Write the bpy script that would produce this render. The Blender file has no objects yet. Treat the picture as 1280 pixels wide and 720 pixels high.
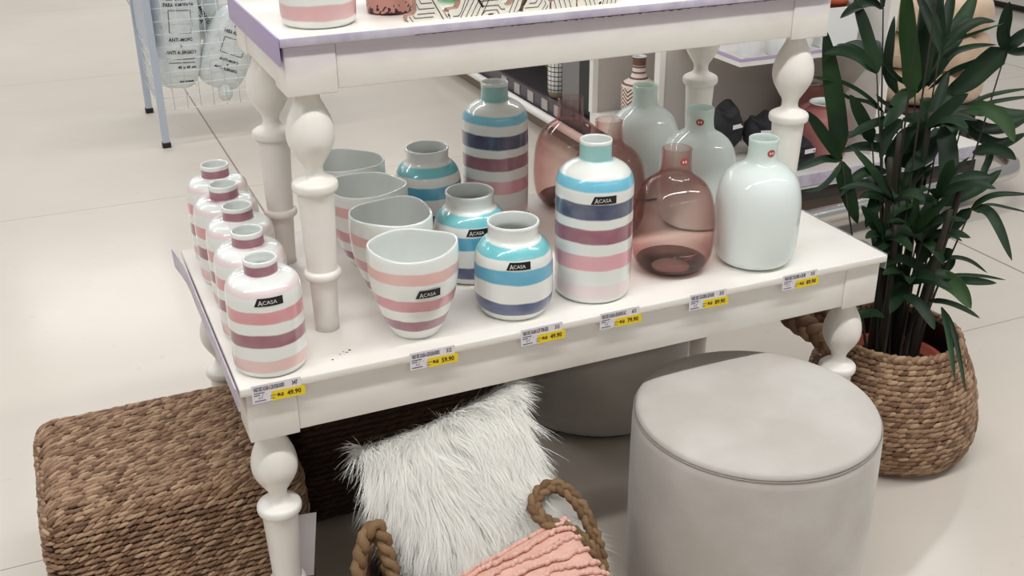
import bpy, bmesh, math, random
from mathutils import Vector, Matrix
random.seed(7)
sc = bpy.context.scene
COL = sc.collection
PI = math.pi
TT = 0.54            # lower tabletop height
UT = 1.022           # upper tabletop height

# ------------------------------------------------------------------ materials
def lin(c):
    out = []
    for v in c[:3]:
        v = v / 255.0
        out.append(v / 12.92 if v <= 0.04045 else ((v + 0.055) / 1.055) ** 2.4)
    return (out[0], out[1], out[2], 1.0)

class NT:
    def __init__(s, m): s.t = m.node_tree; s.n = m.node_tree.nodes; s.l = m.node_tree.links
    def add(s, typ, **kw):
        n = s.n.new(typ)
        for k, v in kw.items(): setattr(n, k, v)
        return n
    def link(s, a, b): s.l.new(a, b)

def mat(name, col, rough=0.5, metal=0.0, spec=0.5, coat=0.0, noise=None, bump=None, sheen=0.0, sss=0.0):
    """noise = (scale, colour2, lo, hi): mottling; bump = (scale, strength)"""
    m = bpy.data.materials.new(name); m.use_nodes = True
    k = NT(m); b = k.n['Principled BSDF']
    b.inputs['Base Color'].default_value = lin(col)
    b.inputs['Roughness'].default_value = rough
    b.inputs['Metallic'].default_value = metal
    b.inputs['Specular IOR Level'].default_value = spec
    b.inputs['Coat Weight'].default_value = coat
    b.inputs['Coat Roughness'].default_value = 0.05
    if sheen:
        b.inputs['Sheen Weight'].default_value = sheen
        b.inputs['Sheen Roughness'].default_value = 0.4
    tc = k.add('ShaderNodeTexCoord')
    if noise:
        nz = k.add('ShaderNodeTexNoise'); nz.inputs['Scale'].default_value = noise[0]; nz.inputs['Detail'].default_value = 5
        k.link(tc.outputs['Object'], nz.inputs['Vector'])
        r = k.add('ShaderNodeValToRGB')
        r.color_ramp.elements[0].position = noise[2]; r.color_ramp.elements[0].color = lin(col)
        r.color_ramp.elements[1].position = noise[3]; r.color_ramp.elements[1].color = lin(noise[1])
        k.link(nz.outputs['Fac'], r.inputs['Fac']); k.link(r.outputs['Color'], b.inputs['Base Color'])
    if bump:
        nb = k.add('ShaderNodeTexNoise'); nb.inputs['Scale'].default_value = bump[0]; nb.inputs['Detail'].default_value = 3
        k.link(tc.outputs['Object'], nb.inputs['Vector'])
        bp = k.add('ShaderNodeBump'); bp.inputs['Strength'].default_value = bump[1]; bp.inputs['Distance'].default_value = 0.01
        k.link(nb.outputs['Fac'], bp.inputs['Height']); k.link(bp.outputs['Normal'], b.inputs['Normal'])
    return m

def stripe_mat(name, bands, zmax, base=(233, 236, 231), wob=0.005):
    """hand painted bands: bands = [(z0, z1, colour)], object space heights"""
    m = bpy.data.materials.new(name); m.use_nodes = True
    k = NT(m); b = k.n['Principled BSDF']
    b.inputs['Roughness'].default_value = 0.3; b.inputs['Coat Weight'].default_value = 1.0; b.inputs['Coat Roughness'].default_value = 0.0
    tc = k.add('ShaderNodeTexCoord'); oi = k.add('ShaderNodeObjectInfo')
    sep = k.add('ShaderNodeSeparateXYZ'); k.link(tc.outputs['Object'], sep.inputs[0])
    nz = k.add('ShaderNodeTexNoise', noise_dimensions='4D'); nz.inputs['Scale'].default_value = 14; nz.inputs['Detail'].default_value = 3
    k.link(tc.outputs['Object'], nz.inputs['Vector'])
    w = k.add('ShaderNodeMath', operation='MULTIPLY'); w.inputs[1].default_value = 40.0
    k.link(oi.outputs['Random'], w.inputs[0]); k.link(w.outputs[0], nz.inputs['W'])
    s1 = k.add('ShaderNodeMath', operation='SUBTRACT'); s1.inputs[1].default_value = 0.5
    k.link(nz.outputs['Fac'], s1.inputs[0])
    m1 = k.add('ShaderNodeMath', operation='MULTIPLY_ADD'); m1.inputs[1].default_value = wob * 2.2
    k.link(s1.outputs[0], m1.inputs[0]); k.link(sep.outputs['Z'], m1.inputs[2])
    d = k.add('ShaderNodeMath', operation='DIVIDE'); d.inputs[1].default_value = zmax
    k.link(m1.outputs[0], d.inputs[0])
    rp = k.add('ShaderNodeValToRGB'); cr = rp.color_ramp; cr.interpolation = 'LINEAR'
    e = 0.0010
    stops = [(0.0, base)]
    for z0, z1, c in sorted(bands):
        stops += [(z0 - e, base), (z0 + e, c), (z1 - e, c), (z1 + e, base)]
    stops = [(min(max(p / zmax, 0), 1), c) for p, c in stops]
    cr.elements[0].position = 0; cr.elements[0].color = lin(base)
    cr.elements[1].position = 1; cr.elements[1].color = lin(base)
    for p, c in stops[1:]:
        el = cr.elements.new(p); el.color = lin(c)
    k.link(d.outputs[0], rp.inputs['Fac'])
    # watery brush variation
    n2 = k.add('ShaderNodeTexNoise', noise_dimensions='4D'); n2.inputs['Scale'].default_value = 22; n2.inputs['Detail'].default_value = 4
    k.link(tc.outputs['Object'], n2.inputs['Vector']); k.link(w.outputs[0], n2.inputs['W'])
    r2 = k.add('ShaderNodeMapRange'); r2.inputs['From Min'].default_value = 0.3; r2.inputs['From Max'].default_value = 0.7
    r2.inputs['To Min'].default_value = 0.0; r2.inputs['To Max'].default_value = 0.16
    k.link(n2.outputs['Fac'], r2.inputs['Value'])
    mx = k.add('ShaderNodeMix', data_type='RGBA'); k.link(r2.outputs['Result'], mx.inputs[0])
    k.link(rp.outputs['Color'], mx.inputs[6]); mx.inputs[7].default_value = lin(base)
    k.link(mx.outputs[2], b.inputs['Base Color'])
    return m

def island_mat(name, cols, rough=0.6, sheen=0.0, bump=None):
    m = bpy.data.materials.new(name); m.use_nodes = True
    k = NT(m); b = k.n['Principled BSDF']; b.inputs['Roughness'].default_value = rough
    b.inputs['Specular IOR Level'].default_value = 0.3
    if sheen: b.inputs['Sheen Weight'].default_value = sheen
    if bump:
        tc = k.add('ShaderNodeTexCoord'); nb = k.add('ShaderNodeTexNoise'); nb.inputs['Scale'].default_value = bump[0]
        k.link(tc.outputs['Object'], nb.inputs['Vector']); bp = k.add('ShaderNodeBump'); bp.inputs['Strength'].default_value = bump[1]; bp.inputs['Distance'].default_value = .006
        k.link(nb.outputs['Fac'], bp.inputs['Height']); k.link(bp.outputs['Normal'], b.inputs['Normal'])
    g = k.add('ShaderNodeNewGeometry'); r = k.add('ShaderNodeValToRGB')
    els = r.color_ramp.elements
    els[0].position = 0; els[0].color = lin(cols[0]); els[1].position = 1; els[1].color = lin(cols[-1])
    for i, c in enumerate(cols[1:-1]):
        q = els.new((i + 1) / (len(cols) - 1)); q.color = lin(c)
    k.link(g.outputs['Random Per Island'], r.inputs['Fac']); k.link(r.outputs['Color'], b.inputs['Base Color'])
    return m

def glass_mat(name, face, edge, gloss=0.06):
    """thin tinted glass wall: coloured transmission, deeper where the wall is seen edge-on, plus fresnel gloss"""
    m = bpy.data.materials.new(name); m.use_nodes = True
    k = NT(m); k.n.remove(k.n['Principled BSDF']); out = k.n['Material Output']
    lw = k.add('ShaderNodeLayerWeight'); lw.inputs['Blend'].default_value = 0.35
    mx = k.add('ShaderNodeMix', data_type='RGBA'); k.link(lw.outputs['Facing'], mx.inputs[0])
    mx.inputs[6].default_value = lin(face); mx.inputs[7].default_value = lin(edge)
    tr = k.add('ShaderNodeBsdfTransparent'); k.link(mx.outputs[2], tr.inputs['Color'])
    gl = k.add('ShaderNodeBsdfGlossy'); gl.inputs['Roughness'].default_value = 0.012
    lw2 = k.add('ShaderNodeLayerWeight'); lw2.inputs['Blend'].default_value = 0.5
    pw = k.add('ShaderNodeMath', operation='POWER'); pw.inputs[1].default_value = 4.5; k.link(lw2.outputs['Facing'], pw.inputs[0])
    fr = k.add('ShaderNodeMath', operation='MULTIPLY_ADD'); fr.inputs[1].default_value = 0.55; fr.inputs[2].default_value = 0.035; k.link(pw.outputs[0], fr.inputs[0])
    ms = k.add('ShaderNodeMixShader'); k.link(fr.outputs[0], ms.inputs[0]); k.link(tr.outputs[0], ms.inputs[1]); k.link(gl.outputs[0], ms.inputs[2])
    k.link(ms.outputs[0], out.inputs['Surface'])
    return m

def opal_mat(name, zlo, zhi, alo, ahi):
    """milky glass, denser in the body than in the neck"""
    m = bpy.data.materials.new(name); m.use_nodes = True
    k = NT(m); b = k.n['Principled BSDF']; out = k.n['Material Output']
    b.inputs['Base Color'].default_value = lin((240, 249, 245)); b.inputs['Roughness'].default_value = 0.5
    b.inputs['Coat Weight'].default_value = 1.0; b.inputs['Coat Roughness'].default_value = 0.0; b.inputs['Specular IOR Level'].default_value = .2
    tl = k.add('ShaderNodeBsdfTranslucent'); tl.inputs['Color'].default_value = lin((244, 249, 247))
    m1 = k.add('ShaderNodeMixShader'); m1.inputs[0].default_value = 0.12
    k.link(b.outputs[0], m1.inputs[1]); k.link(tl.outputs[0], m1.inputs[2])
    tr = k.add('ShaderNodeBsdfTransparent'); tr.inputs['Color'].default_value = lin((222, 240, 232))
    tc = k.add('ShaderNodeTexCoord'); sp = k.add('ShaderNodeSeparateXYZ'); k.link(tc.outputs['Object'], sp.inputs[0])
    mr = k.add('ShaderNodeMapRange'); mr.inputs['From Min'].default_value = zlo; mr.inputs['From Max'].default_value = zhi
    mr.inputs['To Min'].default_value = alo; mr.inputs['To Max'].default_value = ahi; k.link(sp.outputs['Z'], mr.inputs['Value'])
    m2 = k.add('ShaderNodeMixShader'); k.link(mr.outputs['Result'], m2.inputs[0]); k.link(m1.outputs[0], m2.inputs[1]); k.link(tr.outputs[0], m2.inputs[2])
    k.link(m2.outputs[0], out.inputs['Surface'])
    return m

# ------------------------------------------------------------------ object helpers
def link(o, parent=None):
    COL.objects.link(o)
    if parent is not None: o.parent = parent
    return o

def obj(name, bm, m, parent=None, loc=None, smooth=True, label=None, cat=None, group=None, kind=None, rotz=0.0):
    me = bpy.data.meshes.new(name)
    bm.to_mesh(me); bm.free()
    for x in (m if isinstance(m, (list, tuple)) else [m]): me.materials.append(x)
    if smooth:
        for p in me.polygons: p.use_smooth = True
    o = bpy.data.objects.new(name, me); link(o, parent)
    if loc is not None: o.location = loc
    o.rotation_euler.z = rotz
    tag(o, label, cat, group, kind)
    return o

def tag(o, label=None, cat=None, group=None, kind=None):
    if label: o['label'] = label
    if cat: o['category'] = cat
    if group: o['group'] = group
    if kind: o['kind'] = kind
    return o

def empty(name, loc, label, cat, group=None, rotz=0.0):
    o = bpy.data.objects.new(name, None); link(o); o.location = loc; o.rotation_euler.z = rotz
    o.empty_display_size = 0.05
    return tag(o, label, cat, group)

def copy_tree(o, loc, rotz=0.0, label=None, group=None, skip=()):
    def rec(s, parent):
        c = s.copy(); COL.objects.link(c)
        if parent is not None: c.parent = parent
        for ch in list(s.children):
            if ch.name.split('.')[0] in skip: continue
            rec(ch, c)
        return c
    r = rec(o, None); r.location = loc; r.rotation_euler.z = rotz
    if label: r['label'] = label
    if group: r['group'] = group
    return r

def sharp(o, ang=40):
    me = o.data
    for p in me.polygons: p.use_smooth = True
    me.set_sharp_from_angle(angle=math.radians(ang))
    return o

# ------------------------------------------------------------------ shape helpers
def spline(pts, n=6):
    """Catmull-Rom through 2D/3D points"""
    P = [Vector(p) for p in pts]; out = []
    for i in range(len(P) - 1):
        p0 = P[i - 1] if i else P[0] * 2 - P[1]
        p1, p2 = P[i], P[i + 1]
        p3 = P[i + 2] if i + 2 < len(P) else P[-1] * 2 - P[-2]
        for j in range(n):
            t = j / n
            out.append(0.5 * ((2 * p1) + (p2 - p0) * t + (2 * p0 - 5 * p1 + 4 * p2 - p3) * t * t + (3 * p1 - p0 - 3 * p2 + p3) * t ** 3))
    out.append(P[-1].copy())
    return out

def lathe(prof, seg=56, mats=None, bm=None, warp=None, cap0=True, cap1=False, cx=0, cy=0):
    """prof = [(r, z)]; mats = material index per ring gap"""
    bm = bm or bmesh.new(); rings = []
    for r, z in prof:
        ring = []
        for i in range(seg):
            a = 2 * PI * i / seg
            x, y, zz = r * math.cos(a), r * math.sin(a), z
            if warp: x, y, zz = warp(x, y, zz, a, r)
            ring.append(bm.verts.new((x + cx, y + cy, zz)))
        rings.append(ring)
    for j in range(len(rings) - 1):
        for i in range(seg):
            f = bm.faces.new((rings[j][i], rings[j][(i + 1) % seg], rings[j + 1][(i + 1) % seg], rings[j + 1][i]))
            if mats: f.material_index = mats[j]
    if cap0: bm.faces.new(rings[0][::-1])
    if cap1:
        f = bm.faces.new(rings[-1])
        if mats: f.material_index = mats[-1]
    return bm

def box(x0, x1, y0, y1, z0, z1, bm=None, bev=0.0, mi=0):
    bm = bm or bmesh.new()
    vs = [bm.verts.new(p) for p in ((x0, y0, z0), (x1, y0, z0), (x1, y1, z0), (x0, y1, z0), (x0, y0, z1), (x1, y0, z1), (x1, y1, z1), (x0, y1, z1))]
    fs = [bm.faces.new([vs[i] for i in q]) for q in ((3, 2, 1, 0), (4, 5, 6, 7), (0, 1, 5, 4), (1, 2, 6, 5), (2, 3, 7, 6), (3, 0, 4, 7))]
    for f in fs: f.material_index = mi
    if bev:
        es = list({e for f in fs for e in f.edges})
        bmesh.ops.bevel(bm, geom=es, offset=bev, segments=2, profile=0.5, affect='EDGES')
    return bm

def frames(pts):
    P = [Vector(p) for p in pts]; T = []
    for i in range(len(P)):
        a = P[max(i - 1, 0)]; b = P[min(i + 1, len(P) - 1)]
        T.append((b - a).normalized())
    up = Vector((0, 0, 1)) if abs(T[0].z) < 0.9 else Vector((1, 0, 0))
    n = (up - T[0] * up.dot(T[0])).normalized(); N = [n]
    for i in range(1, len(P)):
        n = N[-1] - T[i] * N[-1].dot(T[i]); n.normalize(); N.append(n)
    return P, T, N

def tube(pts, rad, seg=8, bm=None, taper=None, mi=0):
    bm = bm or bmesh.new(); P, T, N = frames(pts); rings = []
    for i in range(len(P)):
        r = rad * (taper(i / (len(P) - 1)) if taper else 1)
        B = T[i].cross(N[i])
        rings.append([bm.verts.new(P[i] + (N[i] * math.cos(2 * PI * k / seg) + B * math.sin(2 * PI * k / seg)) * r) for k in range(seg)])
    for j in range(len(rings) - 1):
        for k in range(seg):
            f = bm.faces.new((rings[j][k], rings[j][(k + 1) % seg], rings[j + 1][(k + 1) % seg], rings[j + 1][k])); f.material_index = mi
    bm.faces.new(rings[0][::-1]); bm.faces.new(rings[-1])
    return bm

def braid(path, R, r, bm=None, n=3, pitch=0.05, seg=6):
    """n strands plaited round a path"""
    bm = bm or bmesh.new(); P, T, N = frames(path)
    L = [0.0]
    for i in range(1, len(P)): L.append(L[-1] + (P[i] - P[i - 1]).length)
    for s in range(n):
        pts = []
        for i in range(len(P)):
            a = 2 * PI * (L[i] / pitch + s / n); B = T[i].cross(N[i])
            pts.append(P[i] + N[i] * math.sin(a) * R + B * math.sin(2 * a + PI * 0.15) * R * 0.55)
        tube(pts, r, seg, bm)
    return bm

def lump(bm, c, t, nrm, L, W, H, seg=6, rings=4, mi=0):
    """a spindle of fibre lying along t on a surface with normal nrm"""
    b = nrm.cross(t).normalized(); R = []
    for j in range(1, rings + 1):
        u = j / (rings + 1); x = -math.cos(PI * u); q = math.sin(PI * u) ** 0.7
        R.append([bm.verts.new(c + t * (x * L / 2) + b * (math.cos(2 * PI * k / seg) * W / 2 * q) + nrm * (math.sin(2 * PI * k / seg) * H / 2 * q)) for k in range(seg)])
    a = bm.verts.new(c - t * L / 2); z = bm.verts.new(c + t * L / 2)
    for k in range(seg):
        bm.faces.new((a, R[0][(k + 1) % seg], R[0][k]))
        bm.faces.new((z, R[-1][k], R[-1][(k + 1) % seg]))
        for j in range(rings - 1):
            bm.faces.new((R[j][k], R[j][(k + 1) % seg], R[j + 1][(k + 1) % seg], R[j + 1][k]))

def rbox_pt(p, h, r, bulge=0.0):
    """push a point of a box surface onto the rounded box; returns position, normal"""
    q = Vector([max(-(h[i] - r), min(h[i] - r, p[i])) for i in range(3)])
    d = p - q
    n = d.normalized() if d.length > 1e-6 else Vector((0, 0, 1))
    pos = q + n * r
    if bulge:
        w = 1 - min(1, (pos.z / h[2]) ** 2)
        pos = Vector((pos.x * (1 + bulge * w), pos.y * (1 + bulge * w), pos.z))
    return pos, n

def sweep_wicker(rows, row_h, piece, bm, rnd, fat=.86, slant=0.30, thick=0.85):
    """rows = [list of (pos, normal)] each a dense run; lays a twisted cord of slanted fibres along every row"""
    for ri, row in enumerate(rows):
        acc = rnd.random() * piece; last = row[0][0]
        for i in range(1, len(row)):
            acc += (row[i][0] - last).length; last = row[i][0]
            if acc >= piece:
                acc -= piece
                t = (row[i][0] - row[i - 1][0]).normalized(); n = row[i][1]
                b = n.cross(t)
                s = slant * (-1 if (ri // 1) % 2 and ALT else 1) + rnd.uniform(-.16, .16)
                tt = (t * math.cos(s) + b * math.sin(s)).normalized()
                L = piece * rnd.uniform(1.7, 2.3)
                c = row[i][0] + n * rnd.uniform(-.0016, .0012) + b * rnd.uniform(-.0008, .0008)
                lump(bm, c, tt, n, L, row_h * fat * rnd.uniform(.75, 1.0), row_h * thick * rnd.uniform(.85, 1.15), 6, 3)
    return bm
ALT = False

def text_bm(s, size, depth=0.0, bold=0.0):
    """built-in font -> bmesh, lying in xy, origin at the left of the base line"""
    cu = bpy.data.curves.new('txt', 'FONT'); cu.body = s; cu.size = size; cu.extrude = depth; cu.offset = bold; cu.resolution_u = 2
    o = bpy.data.objects.new('txt', cu); COL.objects.link(o)
    dg = bpy.context.evaluated_depsgraph_get()
    me = bpy.data.meshes.new_from_object(o.evaluated_get(dg))
    bm = bmesh.new(); bm.from_mesh(me)
    bpy.data.objects.remove(o); bpy.data.curves.remove(cu); bpy.data.meshes.remove(me)
    return bm

def bm_width(bm):
    xs = [v.co.x for v in bm.verts]
    return (min(xs), max(xs)) if xs else (0, 0)

def fit_text(s, width, height, bold=0.0):
    bm = text_bm(s, height * 1.4, 0, bold)
    a, b = bm_width(bm)
    for v in bm.verts: v.co.x = (v.co.x - a) * width / (b - a)
    ys = [v.co.y for v in bm.verts]; y0, y1 = min(ys), max(ys)
    for v in bm.verts: v.co.y = (v.co.y - y0) * height / max(y1 - y0, 1e-6)
    return bm

def merge(dst, src, f=None):
    mp = {}
    for v in src.verts: mp[v] = dst.verts.new(f(v.co) if f else v.co)
    for fc in src.faces:
        try: dst.faces.new([mp[v] for v in fc.verts])
        except ValueError: pass
    src.free()
    return dst

WORLD = .30
EXPO = -0.12
ROWS = [(-3.9, 12), (-.72, 46), (2.5, 34), (5.4, 38), (8.3, 44)]

# ------------------------------------------------------------------ palette
WHITE_PAINT = mat('white_paint', (235, 231, 224), 0.34, noise=(9, (227, 222, 213), .45, .75), bump=(60, .04))
def stained_paint():
    m = WHITE_PAINT.copy(); m.name = 'lilac_stained_paint'; k = NT(m); b = k.n['Principled BSDF']
    src = b.inputs['Base Color'].links[0].from_socket
    tc = k.add('ShaderNodeTexCoord'); sp = k.add('ShaderNodeSeparateXYZ'); k.link(tc.outputs['Object'], sp.inputs[0])
    nz = k.add('ShaderNodeTexNoise'); nz.inputs['Scale'].default_value = 11; nz.inputs['Detail'].default_value = 4; k.link(tc.outputs['Object'], nz.inputs['Vector'])
    ma = k.add('ShaderNodeMath', operation='MULTIPLY_ADD'); ma.inputs[1].default_value = .045; k.link(nz.outputs['Fac'], ma.inputs[0]); k.link(sp.outputs['Z'], ma.inputs[2])
    mr = k.add('ShaderNodeMapRange'); mr.inputs['From Min'].default_value = .452; mr.inputs['From Max'].default_value = .482; mr.inputs['To Max'].default_value = .8; k.link(ma.outputs[0], mr.inputs['Value'])
    mx = k.add('ShaderNodeMix', data_type='RGBA'); k.link(mr.outputs['Result'], mx.inputs[0]); k.link(src, mx.inputs[6]); mx.inputs[7].default_value = lin((204, 194, 208))
    k.link(mx.outputs[2], b.inputs['Base Color']); return m
STAINED = stained_paint()
LILAC = mat('lilac_plastic', (172, 156, 190), 0.4)
LILAC_PALE = mat('lilac_edge', (200, 194, 208), 0.45, noise=(40, (178, 168, 190), .4, .7))
CHIP = mat('chipped_edge', (70, 58, 62), 0.8)
INNER = mat('ceramic_inside', (226, 230, 226), 0.18, coat=.4)
CERAMIC = mat('white_ceramic', (233, 236, 231), 0.12, coat=.6)
BLACK = mat('sticker_black', (20, 18, 18), 0.4)
PRINT_W = mat('print_white', (225, 222, 216), 0.6)
PRINT_D = mat('print_dark', (58, 52, 60), 0.7)
PRINT_P = mat('print_purple', (92, 78, 120), 0.7)
PRINT_B = mat('print_brown', (92, 52, 26), 0.7)
CARD = mat('paper_card', (226, 222, 226), 0.55)
YELLOW = mat('yellow_paper', (236, 210, 38), 0.55)
RED_ST = mat('red_sticker', (176, 74, 64), 0.4)
SEAGRASS = island_mat('seagrass', [(102, 76, 58), (126, 97, 74), (143, 112, 88), (158, 127, 101), (180, 151, 122), (118, 88, 69)], .62)
SEAGRASS_SHADED = island_mat('shaded_seagrass', [(52, 36, 28), (64, 45, 35), (74, 54, 42), (58, 40, 32)], .65)  # same seagrass, darkened so the under-table shade is painted into the colour
SEAGRASS_CORE = mat('seagrass_core', (70, 47, 32), .9)
ROPE = island_mat('seagrass_rope', [(112, 86, 60), (132, 104, 74), (150, 122, 90)], .7, bump=(420, .35))
VELVET = mat('grey_velvet', (188, 182, 175), .75, noise=(7, (202, 198, 192), .4, .65), bump=(220, .06), sheen=.25)
LEAF = mat('palm_leaf', (22, 43, 25), .5, spec=.25, noise=(7, (36, 64, 32), .42, .7))
LEAF2 = mat('palm_leaf_young', (44, 74, 32), .48, spec=.3, noise=(7, (30, 56, 28), .42, .7))
STEM = mat('palm_stem', (34, 38, 24), .7, noise=(30, (48, 32, 26), .4, .65))
TERRA = mat('terracotta_plastic', (186, 84, 56), .55)
SOIL = mat('dark_soil', (38, 30, 27), .9, bump=(120, .8))
CHROME = mat('chrome', (225, 223, 220), .24, metal=1.0)
SHELF_W = mat('white_laminate', (224, 222, 216), .4)
SHELF_G = mat('grey_panel', (186, 180, 174), .55)
DARK = mat('dark_shelf', (52, 50, 52), .5)
DARK_RAIL = mat('dark_rail', (74, 66, 74), .35)
KICK = mat('kick_plate', (126, 112, 98), .4)

# ------------------------------------------------------------------ floor
def floor_mat():
    m = bpy.data.materials.new('polished_floor'); m.use_nodes = True
    k = NT(m); b = k.n['Principled BSDF']
    b.inputs['Roughness'].default_value = 0.2; b.inputs['Specular IOR Level'].default_value = 0.45
    tc = k.add('ShaderNodeTexCoord'); sp = k.add('ShaderNodeSeparateXYZ'); k.link(tc.outputs['Object'], sp.inputs[0])
    n1 = k.add('ShaderNodeTexNoise'); n1.inputs['Scale'].default_value = 1.3; n1.inputs['Detail'].default_value = 6
    k.link(tc.outputs['Object'], n1.inputs['Vector'])
    r = k.add('ShaderNodeValToRGB'); r.color_ramp.elements[0].position = .3; r.color_ramp.elements[0].color = lin((203, 194, 182))
    r.color_ramp.elements[1].position = .7; r.color_ramp.elements[1].color = lin((210, 202, 191)); k.link(n1.outputs['Fac'], r.inputs['Fac'])
    n2 = k.add('ShaderNodeTexNoise'); n2.inputs['Scale'].default_value = 26; n2.inputs['Detail'].default_value = 4
    k.link(tc.outputs['Object'], n2.inputs['Vector'])
    r2 = k.add('ShaderNodeValToRGB'); r2.color_ramp.elements[0].position = .66; r2.color_ramp.elements[0].color = (1, 1, 1, 1)
    r2.color_ramp.elements[1].position = .82; r2.color_ramp.elements[1].color = (.86, .84, .82, 1); k.link(n2.outputs['Fac'], r2.inputs['Fac'])
    mm = k.add('ShaderNodeMix', data_type='RGBA', blend_type='MULTIPLY'); mm.inputs[0].default_value = 1
    k.link(r.outputs['Color'], mm.inputs[6]); k.link(r2.outputs['Color'], mm.inputs[7])
    def line(ch, off, per, wdt):
        a = k.add('ShaderNodeMath', operation='SUBTRACT'); a.inputs[1].default_value = off; k.link(sp.outputs[ch], a.inputs[0])
        q = k.add('ShaderNodeMath', operation='PINGPONG'); q.inputs[1].default_value = per / 2; k.link(a.outputs[0], q.inputs[0])
        c = k.add('ShaderNodeMath', operation='LESS_THAN'); c.inputs[1].default_value = wdt; k.link(q.outputs[0], c.inputs[0])
        return c
    lx = line('X', 0.437, 1.955, 0.0035); ly = line('Y', 2.42, 1.955, 0.0012)
    mxn = k.add('ShaderNodeMath', operation='MAXIMUM'); k.link(lx.outputs[0], mxn.inputs[0]); k.link(ly.outputs[0], mxn.inputs[1])
    fx = k.add('ShaderNodeMix', data_type='RGBA'); k.link(mxn.outputs[0], fx.inputs[0]); k.link(mm.outputs[2], fx.inputs[6]); fx.inputs[7].default_value = lin((140, 130, 120))
    k.link(fx.outputs[2], b.inputs['Base Color'])
    n3 = k.add('ShaderNodeTexNoise'); n3.inputs['Scale'].default_value = 5; k.link(tc.outputs['Object'], n3.inputs['Vector'])
    bp = k.add('ShaderNodeBump'); bp.inputs['Strength'].default_value = .05; bp.inputs['Distance'].default_value = .02
    k.link(n3.outputs['Fac'], bp.inputs['Height']); k.link(bp.outputs['Normal'], b.inputs['Normal'])
    return m
bm = bmesh.new()
vs = [bm.verts.new(p) for p in ((-7, -4, 0), (11, -4, 0), (11, 13, 0), (-7, 13, 0))]; bm.faces.new(vs)
obj('floor', bm, floor_mat(), kind='structure', smooth=False)

# ------------------------------------------------------------------ turned legs and tables
def leg_profile(foot):
    """foot = extra length under the standard turned leg; z = 0 at the foot"""
    base = [(.0195, 0), (.0205, .045), (.0225, .088), (.0245, .0905), (.0285, .093), (.0300, .098), (.0285, .1035), (.0245, .106), (.0238, .108),
            (.0262, .17), (.0290, .234), (.0305, .2365), (.0345, .2395), (.0358, .2455), (.0345, .252), (.028, .2565), (.020, .260), (.0155, .265), (.0143, .272),
            (.0162, .280), (.0225, .290), (.0300, .303), (.0348, .314), (.0366, .326), (.0355, .340), (.0310, .356), (.0245, .370), (.0190, .381), (.0165, .390), (.0162, .40)]
    pts = [(r, z + foot) for r, z in base]
    if foot: pts = [(.0185, 0)] + pts
    return [(p.x, p.y) for p in spline(pts, 3)]

def turned_leg(x, y, z, foot, top, parent):
    pr = [p for p in leg_profile(foot) if p[1] <= top + 1e-4]
    return obj('leg', lathe(pr, 40, cap1=True), WHITE_PAINT, parent, (x, y, z))

def build_table(name, paint, x0, x1, y0, y1, z0, ztop, zap, legs, foot, legtop, label, cat, over, board, strips):
    t = empty(name, ((x0 + x1) / 2, (y0 + y1) / 2, z0), label, cat)
    ox, oy = (x0 + x1) / 2, (y0 + y1) / 2
    X0, X1, Y0, Y1 = x0 - ox, x1 - ox, y0 - oy, y1 - oy
    zt, za = ztop - z0, zap - z0
    top = obj('tabletop', box(X0, X1, Y0, Y1, zt - board, zt, bev=.0025), WHITE_PAINT, t); sharp(top, 50)
    B = .076; e = over
    for sx in (0, 1):
        for sy in (0, 1):
            a = X0 + e if not sx else X1 - e - B; b = Y0 + e if not sy else Y1 - e - B
            sharp(obj('corner_block', box(a, a + B, b, b + B, za, zt - board - .0005, bev=.002), paint, t), 50)
    q = e + .002
    for nm, c in (('front', (X0 + e + B + .0003, X1 - e - B - .0003, Y0 + q, Y0 + q + .02)), ('back', (X0 + e + B + .0003, X1 - e - B - .0003, Y1 - q - .02, Y1 - q)),
                  ('left', (X0 + q, X0 + q + .02, Y0 + e + B + .0003, Y1 - e - B - .0003)), ('right', (X1 - q - .02, X1 - q, Y0 + e + B + .0003, Y1 - e - B - .0003))):
        bm = box(c[0], c[1], c[2], c[3], za + .005, zt - board - .0005, bev=.0015)
        sharp(obj('apron', bm, paint, t), 50)
    for x, y in legs: turned_leg(x - ox, y - oy, 0, foot, legtop, t)
    strips(t, X0, X1, Y0, Y1, zt)
    return t

def lower_strips(t, X0, X1, Y0, Y1, zt):
    # grey-lilac price rail along the left edge, springing loose at the back end
    bm = bmesh.new(); n = 14; prev = None
    for i in range(n + 1):
        f = i / n; y = Y0 + (Y1 - Y0 + .006) * f
        out = .002 + .010 * max(0, (f - .8) / .2) ** 1.5
        ring = [bm.verts.new((X0 - out - d, y, z)) for d, z in ((0, zt - .036), (.0022, zt - .036), (.0022 + .002, zt + .003), (.002, zt + .003))]
        if prev:
            for k in range(4): bm.faces.new((prev[k], prev[(k + 1) % 4], ring[(k + 1) % 4], ring[k]))
        else: bm.faces.new(ring)
        prev = ring
    bm.faces.new(prev[::-1])
    bmesh.ops.recalc_face_normals(bm, faces=bm.faces)
    obj('price_rail', bm, LILAC_PALE, t, smooth=False, label='lilac grey plastic price rail')
    obj('clear_rail', box(X1 + .0003, X1 + .0025, Y0 + .004, Y0 + .26, zt - .03, zt), mat('clear_grey_plastic', (150, 150, 152), .2), t, smooth=False, label='grey plastic rail')
    for x, y in ((.165, .046), (.172, .052), (.176, .048), (.182, .054), (.150, .034), (1.016, .07)):    # paint chips on the top
        bm = bmesh.new(); a = random.random() * 6; q = random.uniform(.0018, .0035)
        vv = [bm.verts.new((X0 + x + q * math.cos(a + k * 1.3) * random.uniform(.5, 1.3), Y0 + y + q * .7 * math.sin(a + k * 1.3), zt + .0003)) for k in range(5)]
        bm.faces.new(vv); bmesh.ops.recalc_face_normals(bm, faces=bm.faces)
        obj('paint_chip', bm, CHIP, t, smooth=False)

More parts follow.
